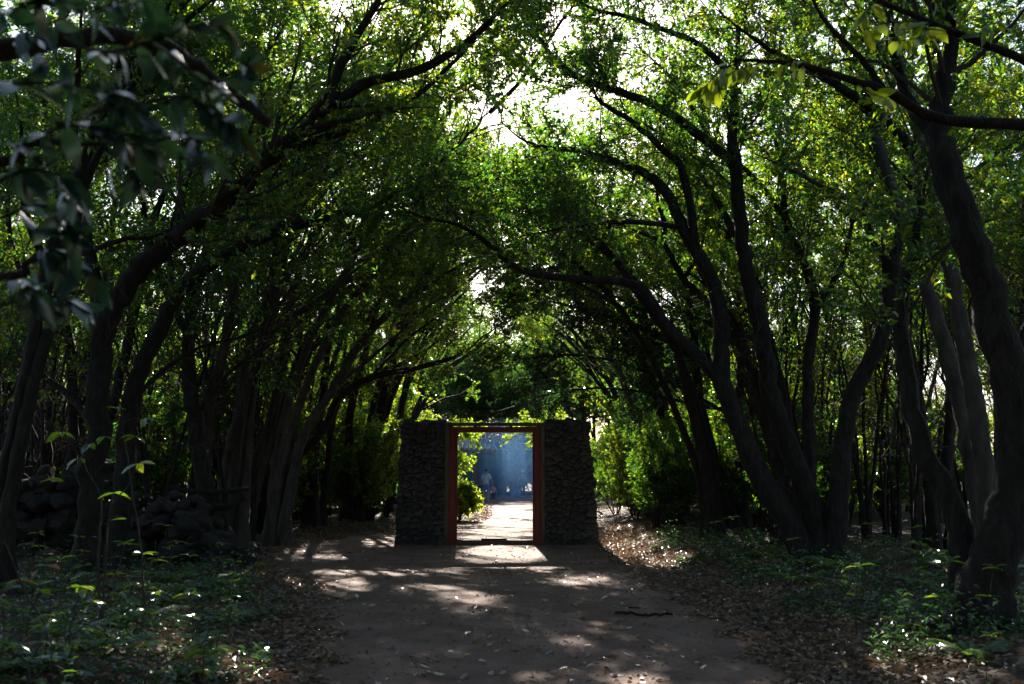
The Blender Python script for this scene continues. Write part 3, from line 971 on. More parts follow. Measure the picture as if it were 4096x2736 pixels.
def in_view(x, y, m=2.5):
    return y > 4 and abs(x) < .53 * y + m


tree_spots = scatter(40, (-15, 15), (9, 58), 2.0, lambda x, y: in_view(x, y) and not (y < 17.5 and abs(x) < 9) and not (27 < y < 48 and (x * 7.3 + y * 3.1) % 1 > .22) and abs(x) > (6.6 if y < 34 else 5.6 if y < 43 else 9.5) and not (-9 < x < -3.8 and 13.5 < y < 17))
far_spots = scatter(40, (-11, 11), (62.5, 80), 2.0, lambda x, y: not (-3 < x < 1.8 and y < 67))
def shades_bush(x, y):
    for c, rad in SPOTS[-12:]:
        gy_ = (y - c[1]) / SUN[1] * SUN[2] + c[2]
        if y > c[1] - .5 and 1.5 < gy_ < 11 and abs(x - c[0]) < 2.0:
            return True
    return False


tree_spots = [(x, y) for x, y in tree_spots if not shades_bush(x, y)]
used = set()


def place(proto, k, x, y, rz, sc, label, group, drop=.05):
    if k in used:
        o = copy_tree(proto)
    else:
        o = proto
        used.add(k)
    o.location = (x, y, float(ground_z(x, y)) - drop)
    o.rotation_euler = (0, 0, rz)
    o.scale = (sc, sc, sc)
    tag(o, label, None, group)
    return o


for i, (x, y) in enumerate(tree_spots):
    side = 'left' if x < 0 else 'right'
    k = int(rb.integers(5))
    place(PROTO[k], k, x, y, rb.uniform(0, 6.28), rb.uniform(.85, 1.2), f'leafy background tree deep in the wood on the {side} of the path', f'background trees on the {side}')
for i, (x, y) in enumerate(far_spots):
    k = int(rb.integers(5))
    place(PROTO[k], k, x, y, rb.uniform(0, 6.28), rb.uniform(1.05, 1.4), 'distant tree closing the view behind the clearing beyond the gate', 'trees behind the clearing')
shrub_spots = scatter(36, (-13, 13), (10, 44), 1.0, lambda x, y: in_view(x, y, 0) and (x < path_left(y) - 1.3 or x > path_right(y) + 1.2) and abs(x) > 3.2 and (y > 26 or (y > 19 and abs(x) < 4.6)))
for i, (x, y) in enumerate(shrub_spots):
    side = 'left' if x < 0 else 'right'
    k = 10 + int(rb.integers(3))
    place(SHRUB[k - 10], k, x, y, rb.uniform(0, 6.28), rb.uniform(.7, 1.25), f'leafy shrub of the understorey among the {side} trunks', f'understorey shrubs on the {side}')

big_shrubs = scatter(46, (-19, 19), (27, 47), 1.6, lambda x, y: in_view(x, y, .5) and abs(x) > 5.2)
for i, (x, y) in enumerate(big_shrubs):
    side = 'left' if x < 0 else 'right'
    k = 10 + int(rb.integers(3))
    place(SHRUB[k - 10], k, x, y, rb.uniform(0, 6.28), rb.uniform(1.3, 2.3), f'tall sunlit bush far back between the {side} trunks', f'tall bushes behind the {side} trunks')
for x, y, sc in ((6.6, 27, 1.6), (-6.6, 28, 1.6), (5.2, 23.6, 1.2), (-5.6, 24.2, 1.2), (8.4, 31, 1.9), (-8.8, 32, 1.9), (5.6, 20.6, 1.0), (7.6, 23, 1.4), (-7.6, 21.5, 1.2), (10, 27, 1.7), (-10, 26.5, 1.7), (4.2, 30.5, 1.4)):
    side = 'left' if x < 0 else 'right'
    k = 10 + int(rb.integers(3))
    place(SHRUB[k - 10], k, x, y, rb.uniform(0, 6.28), sc, f'tall sunlit bush far back between the {side} trunks', f'tall bushes behind the {side} trunks')
for x, y, sc in ((-7.2, 16.8, 1.3), (7.4, 17.2, 1.3), (-6.6, 26.5, 1.3), (6.8, 25.5, 1.3)):
    side = 'left' if x < 0 else 'right'
    k = int(rb.integers(5))
    place(PROTO[k], k, x, y, rb.uniform(0, 6.28), sc, f'leafy background tree deep in the wood on the {side} of the path', f'background trees on the {side}')
# slender young trees standing thick between the bigger ones
YOUNG = []
for k in range(3):
    r_ = np.random.default_rng(650 + k)
    lim = []
    for j in range(3):
        a = r_.uniform(0, 6.28)
        s = np.linspace(0, 1, 8)
        h, rc = r_.uniform(4.0, 6.5), r_.uniform(.3, 1.3)
        lim.append(limb(np.stack([math.cos(a) * (.06 + rc * s ** 1.5), math.sin(a) * (.06 + rc * s ** 1.5), h * s], 1) + r_.normal(size=(8, 3)) * .09 * s[:, None], r_.uniform(.025, .045), .012, .72, 'trunk'))
    YOUNG.append(make_tree('young_tree', 'x', 'x', lim, base=(0, 0, 0), seed=660 + k, spacing=.20, l2=(.5, 1.2), n3=6, l3=(.2, .5), nl=9, size=.085, keep=False, bark='bark', bare=13))
for i, (x, y) in enumerate(scatter(112, (-14, 14), (9.5, 36), .65, lambda x, y: in_view(x, y, .5) and abs(x) > 4.3 + .02 * y and not (y < 15.5 and abs(x) < 6.2) and not (-7.5 < x < -3.6 and 14 < y < 16.6))):
    side = 'left' if x < 0 else 'right'
    k = 20 + int(rb.integers(3))
    place(YOUNG[k - 20], k, x, y, rb.uniform(0, 6.28), rb.uniform(.8, 1.25), f'slender young tree with thin stems standing among the {side} trunks', f'young trees on the {side}')

# the wood goes on unseen round the camera; trees added to darken the foreground
behind = [(-5.2, 4.4), (5.6, 4.0), (.6, -5.2), (-1.6, -8), (2.2, -9),  (-3.8, 1.0), (3.9, .8), (-2.6, -3.2), (2.9, -3.4), (-6.5, 2.6), (6.8, 2.4)] + scatter(30, (-13, 13), (-20, 9.5), 2.2, lambda x, y: (abs(x) > 3.0 + max(0, y) * .53 + (.8 if y > 0 else 0)) or (y < -7))
for x, y in behind:
    k = int(rb.integers(5))
    place(PROTO[k], k, x, y, rb.uniform(0, 6.28), rb.uniform(.9, 1.2), 'unseen leafy tree of the wood round the camera, added to darken the foreground', 'unseen trees round the camera')
for x, y in scatter(34, (-10, 10), (60.5, 68), .9, lambda x, y: True):
    k = 10 + int(rb.integers(3))
    place(SHRUB[k - 10], k, x, y, rb.uniform(0, 6.28), rb.uniform(.9, 1.5), 'dark shrub under the distant trees behind the clearing', 'shrubs behind the clearing')

for x, y, sc in ((3.3, 23.2, .9), (3.9, 25.0, 1.1), (4.4, 27.2, 1.2), (3.5, 28.6, 1.0), (5.0, 30.5, 1.2), (3.4, 33.0, 1.0), (-5.6, 23.8, 1.0), (-4.4, 27.0, 1.1), (-3.6, 29.2, 1.0), (4.4, 36, 1.2), (4.8, 42, 1.3), (5.6, 46, 1.4), (-3.4, 36, 1.1)):
    k = 10 + int(rb.integers(3))
    side = 'left' if x < 0 else 'right'
    place(SHRUB[k - 10], k, x, y, rb.uniform(0, 6.28), sc, f'leafy shrub of the understorey among the {side} trunks', f'understorey shrubs on the {side}')

for x, y in ((1.9, 67.5), (-1.5, 70), (-2.8, 68), (.5, 74.5)):
    k = int(rb.integers(5))
    place(PROTO[k], k, x, y, rb.uniform(0, 6.28), rb.uniform(1.0, 1.3), 'distant tree closing the view behind the clearing beyond the gate', 'trees behind the clearing')
for x, y in ((.1, 66.5), (1.3, 65.2), (2.5, 66.4), (-1.2, 66.2), (.7, 69), (-2.4, 65.6)):
    k = 10 + int(rb.integers(3))
    place(SHRUB[k - 10], k, x, y, rb.uniform(0, 6.28), rb.uniform(1.3, 1.8), 'dark shrub under the distant trees behind the clearing', 'shrubs behind the clearing')

# ------------------------------------------------------------------ beyond the gate: bright bush, lit trees
r_ = np.random.default_rng(900)
lim = []
for j in range(13):
    a = r_.uniform(0, 6.28)
    s = np.linspace(0, 1, 5)
    h, rc = r_.uniform(.5, .95), r_.uniform(.15, .42)
    lim.append(limb(np.array([-1.62, 30.2, .0]) + np.stack([math.cos(a) * (.04 + rc * s), math.sin(a) * (.04 + 1.2 * rc * s), h * s], 1), .015, .006, .2))
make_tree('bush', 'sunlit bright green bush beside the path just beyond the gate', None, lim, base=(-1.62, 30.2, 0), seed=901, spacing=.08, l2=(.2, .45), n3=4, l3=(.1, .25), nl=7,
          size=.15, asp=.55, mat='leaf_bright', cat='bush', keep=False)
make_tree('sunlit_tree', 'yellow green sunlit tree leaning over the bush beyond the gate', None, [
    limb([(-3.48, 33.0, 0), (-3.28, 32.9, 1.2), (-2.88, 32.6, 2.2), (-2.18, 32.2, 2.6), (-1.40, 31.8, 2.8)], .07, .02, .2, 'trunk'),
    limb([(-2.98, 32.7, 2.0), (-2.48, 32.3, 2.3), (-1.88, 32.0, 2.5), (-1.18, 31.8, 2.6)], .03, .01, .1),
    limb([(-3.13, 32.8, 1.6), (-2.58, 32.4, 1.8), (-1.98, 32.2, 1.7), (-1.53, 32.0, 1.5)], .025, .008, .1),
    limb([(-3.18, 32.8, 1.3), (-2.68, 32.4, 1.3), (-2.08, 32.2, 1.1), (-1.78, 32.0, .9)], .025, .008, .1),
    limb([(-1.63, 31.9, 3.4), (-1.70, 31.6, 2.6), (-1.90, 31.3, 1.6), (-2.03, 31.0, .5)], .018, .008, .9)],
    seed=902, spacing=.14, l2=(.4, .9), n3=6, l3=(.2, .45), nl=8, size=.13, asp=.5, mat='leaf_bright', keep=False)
make_tree('sunlit_tree', 'yellow green sunlit boughs reaching in from the right beyond the gate', None, [
    limb([(3.0, 38.0, 0), (2.9, 38.0, 1.8), (2.5, 37.6, 2.7), (1.7, 37.2, 3.0), (.7, 37, 3.1)], .08, .02, .3, 'trunk'),
    limb([(2.6, 37.7, 2.8), (2.0, 37.3, 3.0), (1.4, 37.1, 3.0), (.8, 37, 2.7)], .03, .01, .1),
    limb([(2.0, 37.3, 2.9), (1.4, 37, 3.0), (.7, 37, 2.8), (.1, 37, 2.9)], .03, .01, .1)],
    seed=903, spacing=.14, l2=(.4, 1.0), n3=6, l3=(.2, .5), nl=8, size=.13, asp=.5, mat='leaf_bright', keep=False)
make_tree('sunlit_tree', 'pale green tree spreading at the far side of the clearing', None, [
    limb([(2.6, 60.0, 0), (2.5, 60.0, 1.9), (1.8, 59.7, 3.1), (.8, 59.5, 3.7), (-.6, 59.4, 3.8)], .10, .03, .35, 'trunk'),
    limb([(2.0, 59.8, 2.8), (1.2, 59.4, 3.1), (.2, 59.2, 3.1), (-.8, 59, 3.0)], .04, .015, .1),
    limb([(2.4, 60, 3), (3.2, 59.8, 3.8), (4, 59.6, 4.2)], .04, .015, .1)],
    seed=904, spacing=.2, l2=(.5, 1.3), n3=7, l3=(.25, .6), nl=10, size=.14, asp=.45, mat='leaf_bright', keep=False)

# ------------------------------------------------------------------ pavilion in the clearing
PX, PY, PH = -3.65, 53.2, 1.75
pv = empty('pavilion', (PX, PY, 0))
tag(pv, 'small wooden pavilion with grey tiled roof at the edge of the clearing', 'pavilion')
for sx in (-1, 1):
    for sy in (-1, 1):
        ob('post', box_mesh('post', (sx * PH - .09, sy * PH - .09, -.05), (sx * PH + .09, sy * PH + .09, 2.5), 'postwood', .015), pv)
for sy in (-1, 1):
    ob('beam', box_mesh('beam', (-PH - .7, sy * PH - .07, 2.502), (PH + .7, sy * PH + .07, 2.66), 'postwood', .01), pv)
    ob('beam', box_mesh('beam', (sy * PH - .07, -PH - .7, 2.664), (sy * PH + .07, PH + .7, 2.80), 'postwood', .01), pv)
    ob('fascia', box_mesh('fascia', (-PH - .95, sy * (PH + .93) - .025, 2.47), (PH + .95, sy * (PH + .93) + .025, 2.60), 'postwood', .005), pv)
    ob('fascia', box_mesh('fascia', (sy * (PH + .93) - .025, -PH - .90, 2.472), (sy * (PH + .93) + .025, PH + .90, 2.598), 'postwood', .005), pv)
E, AZ = PH + 1.0, 4.15
V = np.array([[-E, -E, 2.61], [E, -E, 2.61], [E, E, 2.61], [-E, E, 2.61], [0, 0, AZ], [-E, -E, 2.56], [E, -E, 2.56], [E, E, 2.56], [-E, E, 2.56]])
rf = ob('roof', mesh_np('roof', V, [np.array([[0, 1, 4], [1, 2, 4], [2, 3, 4], [3, 0, 4]]), np.array([[5, 6, 1, 0], [6, 7, 2, 1], [7, 8, 3, 2], [8, 5, 0, 3], [8, 7, 6, 5]])], [M['tile']]), pv)
for f in range(4):
    ca, sa = math.cos(f * math.pi / 2), math.sin(f * math.pi / 2)
    for k in range(-11, 12):
        x = k * .23
        s1 = 1 - abs(x) / E
        if s1 < .05:
            continue
        s = np.linspace(0, s1, 7)
        P = np.stack([np.full(7, x), -E * (1 - s) - .04 * (s == 0), 2.62 + (AZ - 2.61) * s + .012], 1)
        P = np.stack([P[:, 0] * ca - P[:, 1] * sa, P[:, 0] * sa + P[:, 1] * ca, P[:, 2]], 1)
        Vt, qt = tubes(P[None], np.full((1, 7), .062), 8)
        ob('roof_tile', mesh_np('roof_tile', Vt, [qt], [M['tile']], smooth=True), rf)
ob('finial', box_mesh('finial', (-.16, -.16, AZ - .08), (.16, .16, AZ + .25), 'tile', .05), rf)
rl = empty('wooden_railing', (-2.05, 50.4, 0))
tag(rl, 'low wooden railing in front of the pavilion beside the bush', 'railing')
ob('rail', box_mesh('rail', (-.75, -.09, .74), (.62, .09, .81), 'bark_pale', .01), rl)
for x in (-.65, -.05, .52):
    ob('baluster', box_mesh('baluster', (x - .05, -.05, -.05), (x + .05, .05, .738), 'postwood', .008), rl)
ob('lower_rail', box_mesh('lower_rail', (-.6, -.03, .36), (.47, .03, .44), 'postwood', .006), rl)

# ------------------------------------------------------------------ people
M['skin'] = flat_mat('skin', (.50, .30, .22), .6)
M['hair'] = flat_mat('black_hair', (.012, .010, .010), .5)
M['mint'] = flat_mat('pale_mint_shirt', (.58, .70, .66))
M['blue'] = flat_mat('blue_shorts', (.10, .28, .60))
M['white'] = flat_mat('white_shoes', (.75, .75, .75))
M['pink'] = flat_mat('pink_jacket', (.75, .42, .42))
M['black'] = flat_mat('black_trousers', (.018, .018, .024))
M['navy'] = flat_mat('navy_cap', (.03, .06, .12))
M['teal'] = flat_mat('grey_teal_shirt', (.16, .24, .26))
M['straw'] = flat_mat('straw_hat', (.50, .38, .24))
M['bag'] = flat_mat('blue_bag', (.05, .11, .32))
M['darkblue'] = flat_mat('dark_trousers', (.03, .035, .06))


def skin_mesh(name, chains, mat, parent, sub=2):
    """chains: list of polylines [(x,y,z,r),...]; points at the same place are one joint"""
    pts, key, edges, rad = [], {}, set(), []
    for ch in chains:
        prev = None
        for (x, y, z, r) in ch:
            k = (round(x, 3), round(y, 3), round(z, 3))
            if k not in key:
                key[k] = len(pts)
                pts.append((x, y, z))
                rad.append(r if isinstance(r, tuple) else (r, r))
            i = key[k]
            if prev is not None and prev != i:
                edges.add((min(prev, i), max(prev, i)))
            prev = i
    me = bpy.data.meshes.new(name)
    me.from_pydata(pts, sorted(edges), [])
    me.materials.append(M[mat])
    o = ob(name, me, parent)
    md = o.modifiers.new('skin', 'SKIN')
    md.use_smooth_shade = True
    for i, sv in enumerate(me.skin_vertices[0].data):
        sv.radius = rad[i]
        sv.use_root = (i == 0)
    sb = o.modifiers.new('smooth', 'SUBSURF')
    sb.levels = sb.render_levels = sub
    return o


def person(label, loc, yaw, H, arms, legs, cloth, headgear=None, lean=0.0, stout=1.0):
    """arms: two lists elbow, wrist (in units of the height); legs: two lists knee, ankle"""
    root = empty('person', loc, yaw)
    tag(root, label, 'person')
    def h(x, y, z, r):
        r = tuple(a * H * stout for a in r) if isinstance(r, tuple) else r * H
        return (x * H, (y + lean * max(0, z - .5)) * H, z * H, r)
    torso = [h(0, 0, .52, (.080, .060)), h(0, 0, .60, (.072, .052)), h(0, 0, .71, (.088, .056)), h(0, 0, .79, (.070, .048))]
    neck = [torso[-1], h(0, -.002, .835, .032), h(0, -.008, .868, .034), h(0, -.012, .90, .053), h(0, -.008, .945, .054), h(0, -.004, .972, .036)]
    nose = [neck[3], h(0, -.062, .902, .010), h(0, -.072, .893, .007)]
    chains = [torso, neck, nose]
    for sx in (-1, 1):
        chains.append([neck[3], h(sx * .052, .0, .905, .011), h(sx * .060, .006, .908, .009)])
    sleeve, trouser, shoes = [], [], []
    for sx, (el, wr), (kn, an) in zip((-1, 1), arms, legs):
        sh = h(sx * .105, 0, .795, .036)
        e_, w_ = h(*el, .027), h(*wr, .019)
        d = np.array(w_[:3]) - np.array(e_[:3])
        d = d / np.linalg.norm(d)
        pal = np.array(w_[:3]) + d * .045 * H
        chains.append([torso[-1], sh, e_, w_, (*pal, .022 * H)])
        side = nz(np.cross(d, [1, 0, 0]))
        for f, ln in zip((-.018, -.006, .006, .018), (.036, .044, .042, .032)):
            b = pal + side * f * H + d * .012 * H
            m_ = b + d * ln * .55 * H
            t_ = m_ + (d * .7 + np.array([-sx * .7, 0, 0])) * ln * .45 * H
            chains.append([(*pal, .022 * H), (*b, .0065 * H), (*m_, .006 * H), (*t_, .005 * H)])
        b = np.array(w_[:3]) + d * .018 * H - side * .024 * H
        chains.append([(*pal, .022 * H), (*b, .008 * H), (*(b + d * .03 * H - side * .01 * H), .0065 * H)])
        hp, k_, a_ = h(sx * .048, 0, .485, .056), h(*kn, .038), h(*an, .026)
        fwd = np.array([sx * .012, -.075, -.022]) * H
        toe = np.array(a_[:3]) + fwd
        chains.append([torso[0], hp, k_, a_, (*toe, .020 * H)])
        sl = np.array(sh[:3]) + (np.array(e_[:3]) - np.array(sh[:3])) * cloth['sleeve']
        s_end = [(*sl, .040 * H)] if cloth['sleeve'] <= 1 else [(e_[0], e_[1], e_[2], .036 * H), (*(np.array(e_[:3]) + d * .13 * H * min(1, cloth['sleeve'] - 1)), .028 * H)]
        sleeve.append([h(0, 0, .785, (.082, .060)), h(sx * .100, 0, .79, .046)] + s_end)
        tl = cloth['leg']
        if tl <= 1:
            ke = np.array(hp[:3]) + (np.array(k_[:3]) - np.array(hp[:3])) * tl
            trouser.append([h(0, 0, .53, (.090, .072)), (hp[0], hp[1], hp[2] - .02 * H, .066 * H), (*ke, .056 * H)])
        else:
            trouser.append([h(0, 0, .53, (.090, .072)), (hp[0], hp[1], hp[2] - .02 * H, .064 * H), (k_[0], k_[1], k_[2], .046 * H), (a_[0], a_[1], a_[2] + .01 * H, .038 * H)])
        shoes.append([(a_[0], a_[1] + .012 * H, a_[2] - .018 * H, .030 * H), (*(np.array(a_[:3]) + fwd * .55 + np.array([0, 0, -.008 * H])), .027 * H), (*(toe + np.array([0, -.01 * H, .002 * H])), .022 * H)])
    skin_mesh('body', chains, 'skin', root)
    skin_mesh('shirt', [[h(0, 0, cloth['hem'], (.098, .078)), h(0, 0, .60, (.090, .070)), h(0, 0, .71, (.102, .072)), h(0, 0, .785, (.082, .060)), h(0, 0, .822, .040)]] + sleeve, cloth['top'], root)
    skin_mesh('trousers', trouser, cloth['bottom'], root)
    for s_ in shoes:
        skin_mesh('shoe', [s_], cloth['shoe'], root, 1)
    skin_mesh('hair', [[h(0, .022, .885, (.046, .040)), h(0, .012, .935, (.060, .056)), h(0, .004, .975, (.046, .044))]], 'hair', root, 2)
    for sx in (-1, 1):
        ob('eye', box_mesh('eye', (np.array([sx * .021 - .007, -.066, .912])) * H, (np.array([sx * .021 + .007, -.060, .919])) * H, 'hair', .001), root)
    if headgear:
        kind, mat = headgear
        prof = {'cap': [(.0, 1.012), (.035, 1.005), (.058, .975), (.064, .935), (.064, .930)], 'hat': [(.0, 1.025), (.045, 1.02), (.058, .995), (.064, .945), (.115, .930), (.116, .925), (.064, .936)]}[kind]
        n = 20
        a = np.arange(n) / n * 2 * math.pi
        V = np.concatenate([np.stack([r * np.cos(a), r * np.sin(a) + (lean * .45), np.full(n, z)], 1) for r, z in prof]) * H
        i = np.arange(n)
        qd = np.concatenate([np.stack([k * n + i, (k + 1) * n + i, (k + 1) * n + (i + 1) % n, k * n + (i + 1) % n], -1) for k in range(len(prof) - 1)])
        hat = ob(kind, mesh_np(kind, V, [qd], [M[mat]], smooth=True), root)
        if kind == 'cap':
            ob('peak', box_mesh('peak', np.array([-.045, -.13, .932]) * H, np.array([.045, -.055, .940]) * H, mat, .004), hat)
    return root


person('adult in loose pale mint shirt and blue shorts holding the child by the hand', (-1.33, 51.6, 0), R(150), 1.68,
       [((-.165, -.02, .64), (-.185, -.06, .50)), ((.16, .01, .63), (.165, -.03, .48))],
       [((-.055, -.03, .28), (-.058, .01, .045)), ((.055, .0, .28), (.058, .04, .045))],
       dict(top='mint', bottom='blue', shoe='white', sleeve=.95, leg=.85, hem=.47), None, -.02, 1.15)
person('small child in pink jacket and dark trousers walking beside the adult', (-.98, 51.9, 0), R(165), .86,
       [((-.16, .0, .66), (-.19, -.06, .56)), ((.16, .0, .69), (.26, -.02, .72))],
       [((-.055, -.07, .28), (-.055, -.06, .06)), ((.055, .03, .27), (.058, .10, .06))],
       dict(top='pink', bottom='black', shoe='white', sleeve=1.9, leg=2, hem=.46), ('cap', 'navy'), 0, 1.25)
person('person in straw hat, grey teal shirt and dark trousers walking out of the far shade', (.60, 57.6, 0), R(-8), 1.60,
       [((-.155, -.01, .63), (-.165, -.06, .49)), ((.155, .02, .63), (.165, .02, .48))],
       [((-.055, -.07, .28), (-.055, -.05, .045)), ((.055, .0, .28), (.058, .06, .05))],
       dict(top='teal', bottom='darkblue', shoe='darkblue', sleeve=1.9, leg=2, hem=.47), ('hat', 'straw'), 0, 1.1)
bgr = empty('shopping_bag', (.26, 57.4, 0))
tag(bgr, 'large dark blue bag held low beside the person in the straw hat', 'bag')
V, q = tubes(np.array([[[0, 0, .04], [0, 0, .06], [0, 0, .25], [.02, 0, .42], [.04, 0, .52], [.05, 0, .56]]]), np.array([[.10, .19, .24, .22, .14, .03]]), 14)
ob('sack', mesh_np('sack', V * np.array([1, .7, 1]), [q], [M['bag']], smooth=True), bgr)
V, q = tubes(catmull([(.0, 0, .52), (.0, 0, .70), (.05, 0, .76), (.10, 0, .70), (.09, 0, .52)], 14)[None], np.full((1, 14), .012), 6)
ob('handle', mesh_np('handle', V, [q], [M['bag']], smooth=True), bgr)

# ------------------------------------------------------------------ leaf litter, single fallen leaves, grit on the path
rl_ = np.random.default_rng(321)


def litter_points(n, ymin, ymax, side, spread):
    y = ymin + (ymax - ymin) * rl_.random(n) ** 1.15
    d = rl_.exponential(spread, n) - .25 + .12 * np.sin(y * 5.3)
    x = path_left(y) - d if side < 0 else path_right(y) + d
    return x, y


xs, ys_ = [], []
for n, a, b, s, sp in ((15000, 5.5, 26, -1, 1.3), (16000, 5.5, 26, 1, 1.3), (3500, 26, 50, -1, 1.0), (3500, 26, 50, 1, 1.0)):
    x, y = litter_points(n, a, b, s, sp)
    xs.append(x); ys_.append(y)
x, y = np.concatenate(xs), np.concatenate(ys_)
n = len(x)
B = np.stack([x, y, ground_z(x, y) + .015 + rl_.random(n) * .03], 1)
a = rl_.uniform(0, 6.28, n)
A = nz(np.stack([np.cos(a), np.sin(a), rl_.normal(size=n) * .22], 1))
Nn = nz(np.stack([rl_.normal(size=n) * .4, rl_.normal(size=n) * .4, np.ones(n)], 1))
L = rl_.uniform(.05, .105, n)
V, tri = leaf_geo(B, A, Nn, L, L * rl_.uniform(.32, .5, n), rl_, .3, .12)
lt = ob('leaf_litter', mesh_np('leaf_litter', V, [tri], [M['litter']], rnd=np.repeat(rl_.random(n) * .97, 2)))
tag(lt, 'brown dry leaf litter heaped along both edges of the path', 'leaf litter', None, 'stuff')
# finer crumbs of leaf and bark over the path
n = 9000
y = 5.5 + 22 * rl_.random(n) ** 1.2
x = path_left(y) + (path_right(y) - path_left(y)) * rl_.random(n)
B = np.stack([x, y, ground_z(x, y) + .018 + .01 * bump2(x * 2.2, y * 2.2)], 1)
a = rl_.uniform(0, 6.28, n)
A = nz(np.stack([np.cos(a), np.sin(a), rl_.normal(size=n) * .2], 1))
Nn = nz(np.stack([rl_.normal(size=n) * .3, rl_.normal(size=n) * .3, np.ones(n)], 1))
L = rl_.uniform(.010, .032, n)
V, tri = leaf_geo(B, A, Nn, L, L * rl_.uniform(.25, .6, n), rl_, .3, .05)
lt = ob('leaf_crumbs', mesh_np('leaf_crumbs', V, [tri], [M['litter']], rnd=np.repeat(rl_.random(n) * .55, 2)))
tag(lt, 'crumbs of broken leaf and grit strewn over the bare path', 'debris', None, 'stuff')

n = 1500
y = 5.8 + 18 * rl_.random(n) ** 1.2
x = path_left(y) + (path_right(y) - path_left(y)) * rl_.random(n)
B = np.stack([x, y, ground_z(x, y) + .022 + .01 * bump2(x * 2.2, y * 2.2)], 1)
a = rl_.uniform(0, 6.28, n)
A = nz(np.stack([np.cos(a), np.sin(a), rl_.normal(size=n) * .25], 1))
Nn = nz(np.stack([rl_.normal(size=n) * .4, rl_.normal(size=n) * .4, np.ones(n)], 1))
L = rl_.uniform(.03, .07, n)
V, tri = leaf_geo(B, A, Nn, L, L * rl_.uniform(.3, .55, n), rl_, .3, .1)
lt = ob('leaf_litter', mesh_np('leaf_litter', V, [tri], [M['litter']], rnd=np.repeat(.55 + .4 * rl_.random(n), 2)))
tag(lt, 'small torn leaves strewn thinly over the middle of the path', 'leaf litter', None, 'stuff')

# low green ground cover on both banks
xs, ys_ = [], []
for n, a, b, s, sp, d0 in ((9000, 5.5, 15, -1, 1.6, .5), (15000, 7.6, 19, 1, 1.6, .85)):
    y = a + (b - a) * rl_.random(n) ** 1.1
    d = rl_.exponential(sp, n) + d0 + .3 * np.sin(y * 2.3)
    xs.append(path_left(y) - d if s < 0 else path_right(y) + d)
    ys_.append(y)
x, y = np.concatenate(xs), np.concatenate(ys_)
k = bump2(x * 1.9 + 3, y * 1.9) > -.25
x, y = x[k], y[k]
n = len(x)
B = np.stack([x, y, ground_z(x, y) + .02 + rl_.random(n) ** 1.5 * (.05 + .45 * np.clip(bump2(x * 1.7, y * 1.5) + .25, 0, 1))], 1)
a = rl_.uniform(0, 6.28, n)
A = nz(np.stack([np.cos(a), np.sin(a), rl_.normal(size=n) * .35], 1))
Nn = nz(np.stack([rl_.normal(size=n) * .5, rl_.normal(size=n) * .5, np.ones(n)], 1))
L = rl_.uniform(.035, .085, n)
V, tri = leaf_geo(B, A, Nn, L, L * rl_.uniform(.35, .55, n), rl_, .2, .15)
lt = ob('ground_cover', mesh_np('ground_cover', V, [tri], [M['leaf_dark']], rnd=np.repeat(rl_.random(n), 2)))
tag(lt, 'low dark green ground cover on the banks beside the path', 'ground cover', None, 'stuff')

FL = []
for k in range(6):
    rr = np.random.default_rng(40 + k)
    V, tri = leaf6_geo(np.array([[-.5, 0, 0.]]), np.array([[1., 0, 0]]), np.array([[0, 0, 1.]]), np.array([1.]), np.array([.36 + .12 * rr.random()]), rr, rr.uniform(-.1, .35), rr.uniform(-.1, .22))
    V[:, 1] += .10 * rr.normal() * (V[:, 0] ** 2)
    FL.append(mesh_np('fallen_leaf', V, [tri], [M['litter_one']], smooth=True))
for k in range(290):
    y = 6.4 + 13.5 * rl_.random() ** 1.5
    x = float(path_left(y) + (path_right(y) - path_left(y)) * rl_.uniform(.03, .97))
    o = ob('fallen_leaf', FL[k % 6])
    s = rl_.uniform(.06, .11)
    o.location = (x, y, float(ground_z(x, y)) + .026 + .01 * float(bump2(x * 2.2, y * 2.2)))
    o.scale = (s, s, s)
    o.rotation_euler = (rl_.normal() * .28, rl_.normal() * .2, rl_.uniform(0, 6.28))
    tag(o, 'single pale dry leaf lying on the bare earth path', 'leaf', 'fallen leaves on the path')

# ------------------------------------------------------------------ stick, logs, roots
def rod(name, label, cat, pts, r0, r1, mat='bark', extra=()):
    pts = np.array(pts, float)
    root = empty(name, pts[0])
    tag(root, label, cat)
    rr = np.random.default_rng(len(label))
    P = catmull(pts - pts[0], 22)
    P[1:-1] += rr.normal(size=(20, 3)) * r1 * .35
    V, q = tubes(P[None], (r0 + (r1 - r0) * np.linspace(0, 1, 22))[None], 8, rr, .06)
    cap = [[i for i in range(8)]]
    me = mesh_np('stem', V, [q, np.array([list(range(7, -1, -1))]), np.array([[len(V) - 8 + i for i in range(8)]])], [M[mat]], smooth=True)
    ob('stem', me, root)
    for e in extra:
        P = catmull(np.array(e) - pts[0], 10)
        V, q = tubes(P[None], np.linspace(r1, r1 * .4, 10)[None], 6, rr, .06)
        ob('side_twig', mesh_np('side_twig', V, [q], [M[mat]], smooth=True), root)
    return root


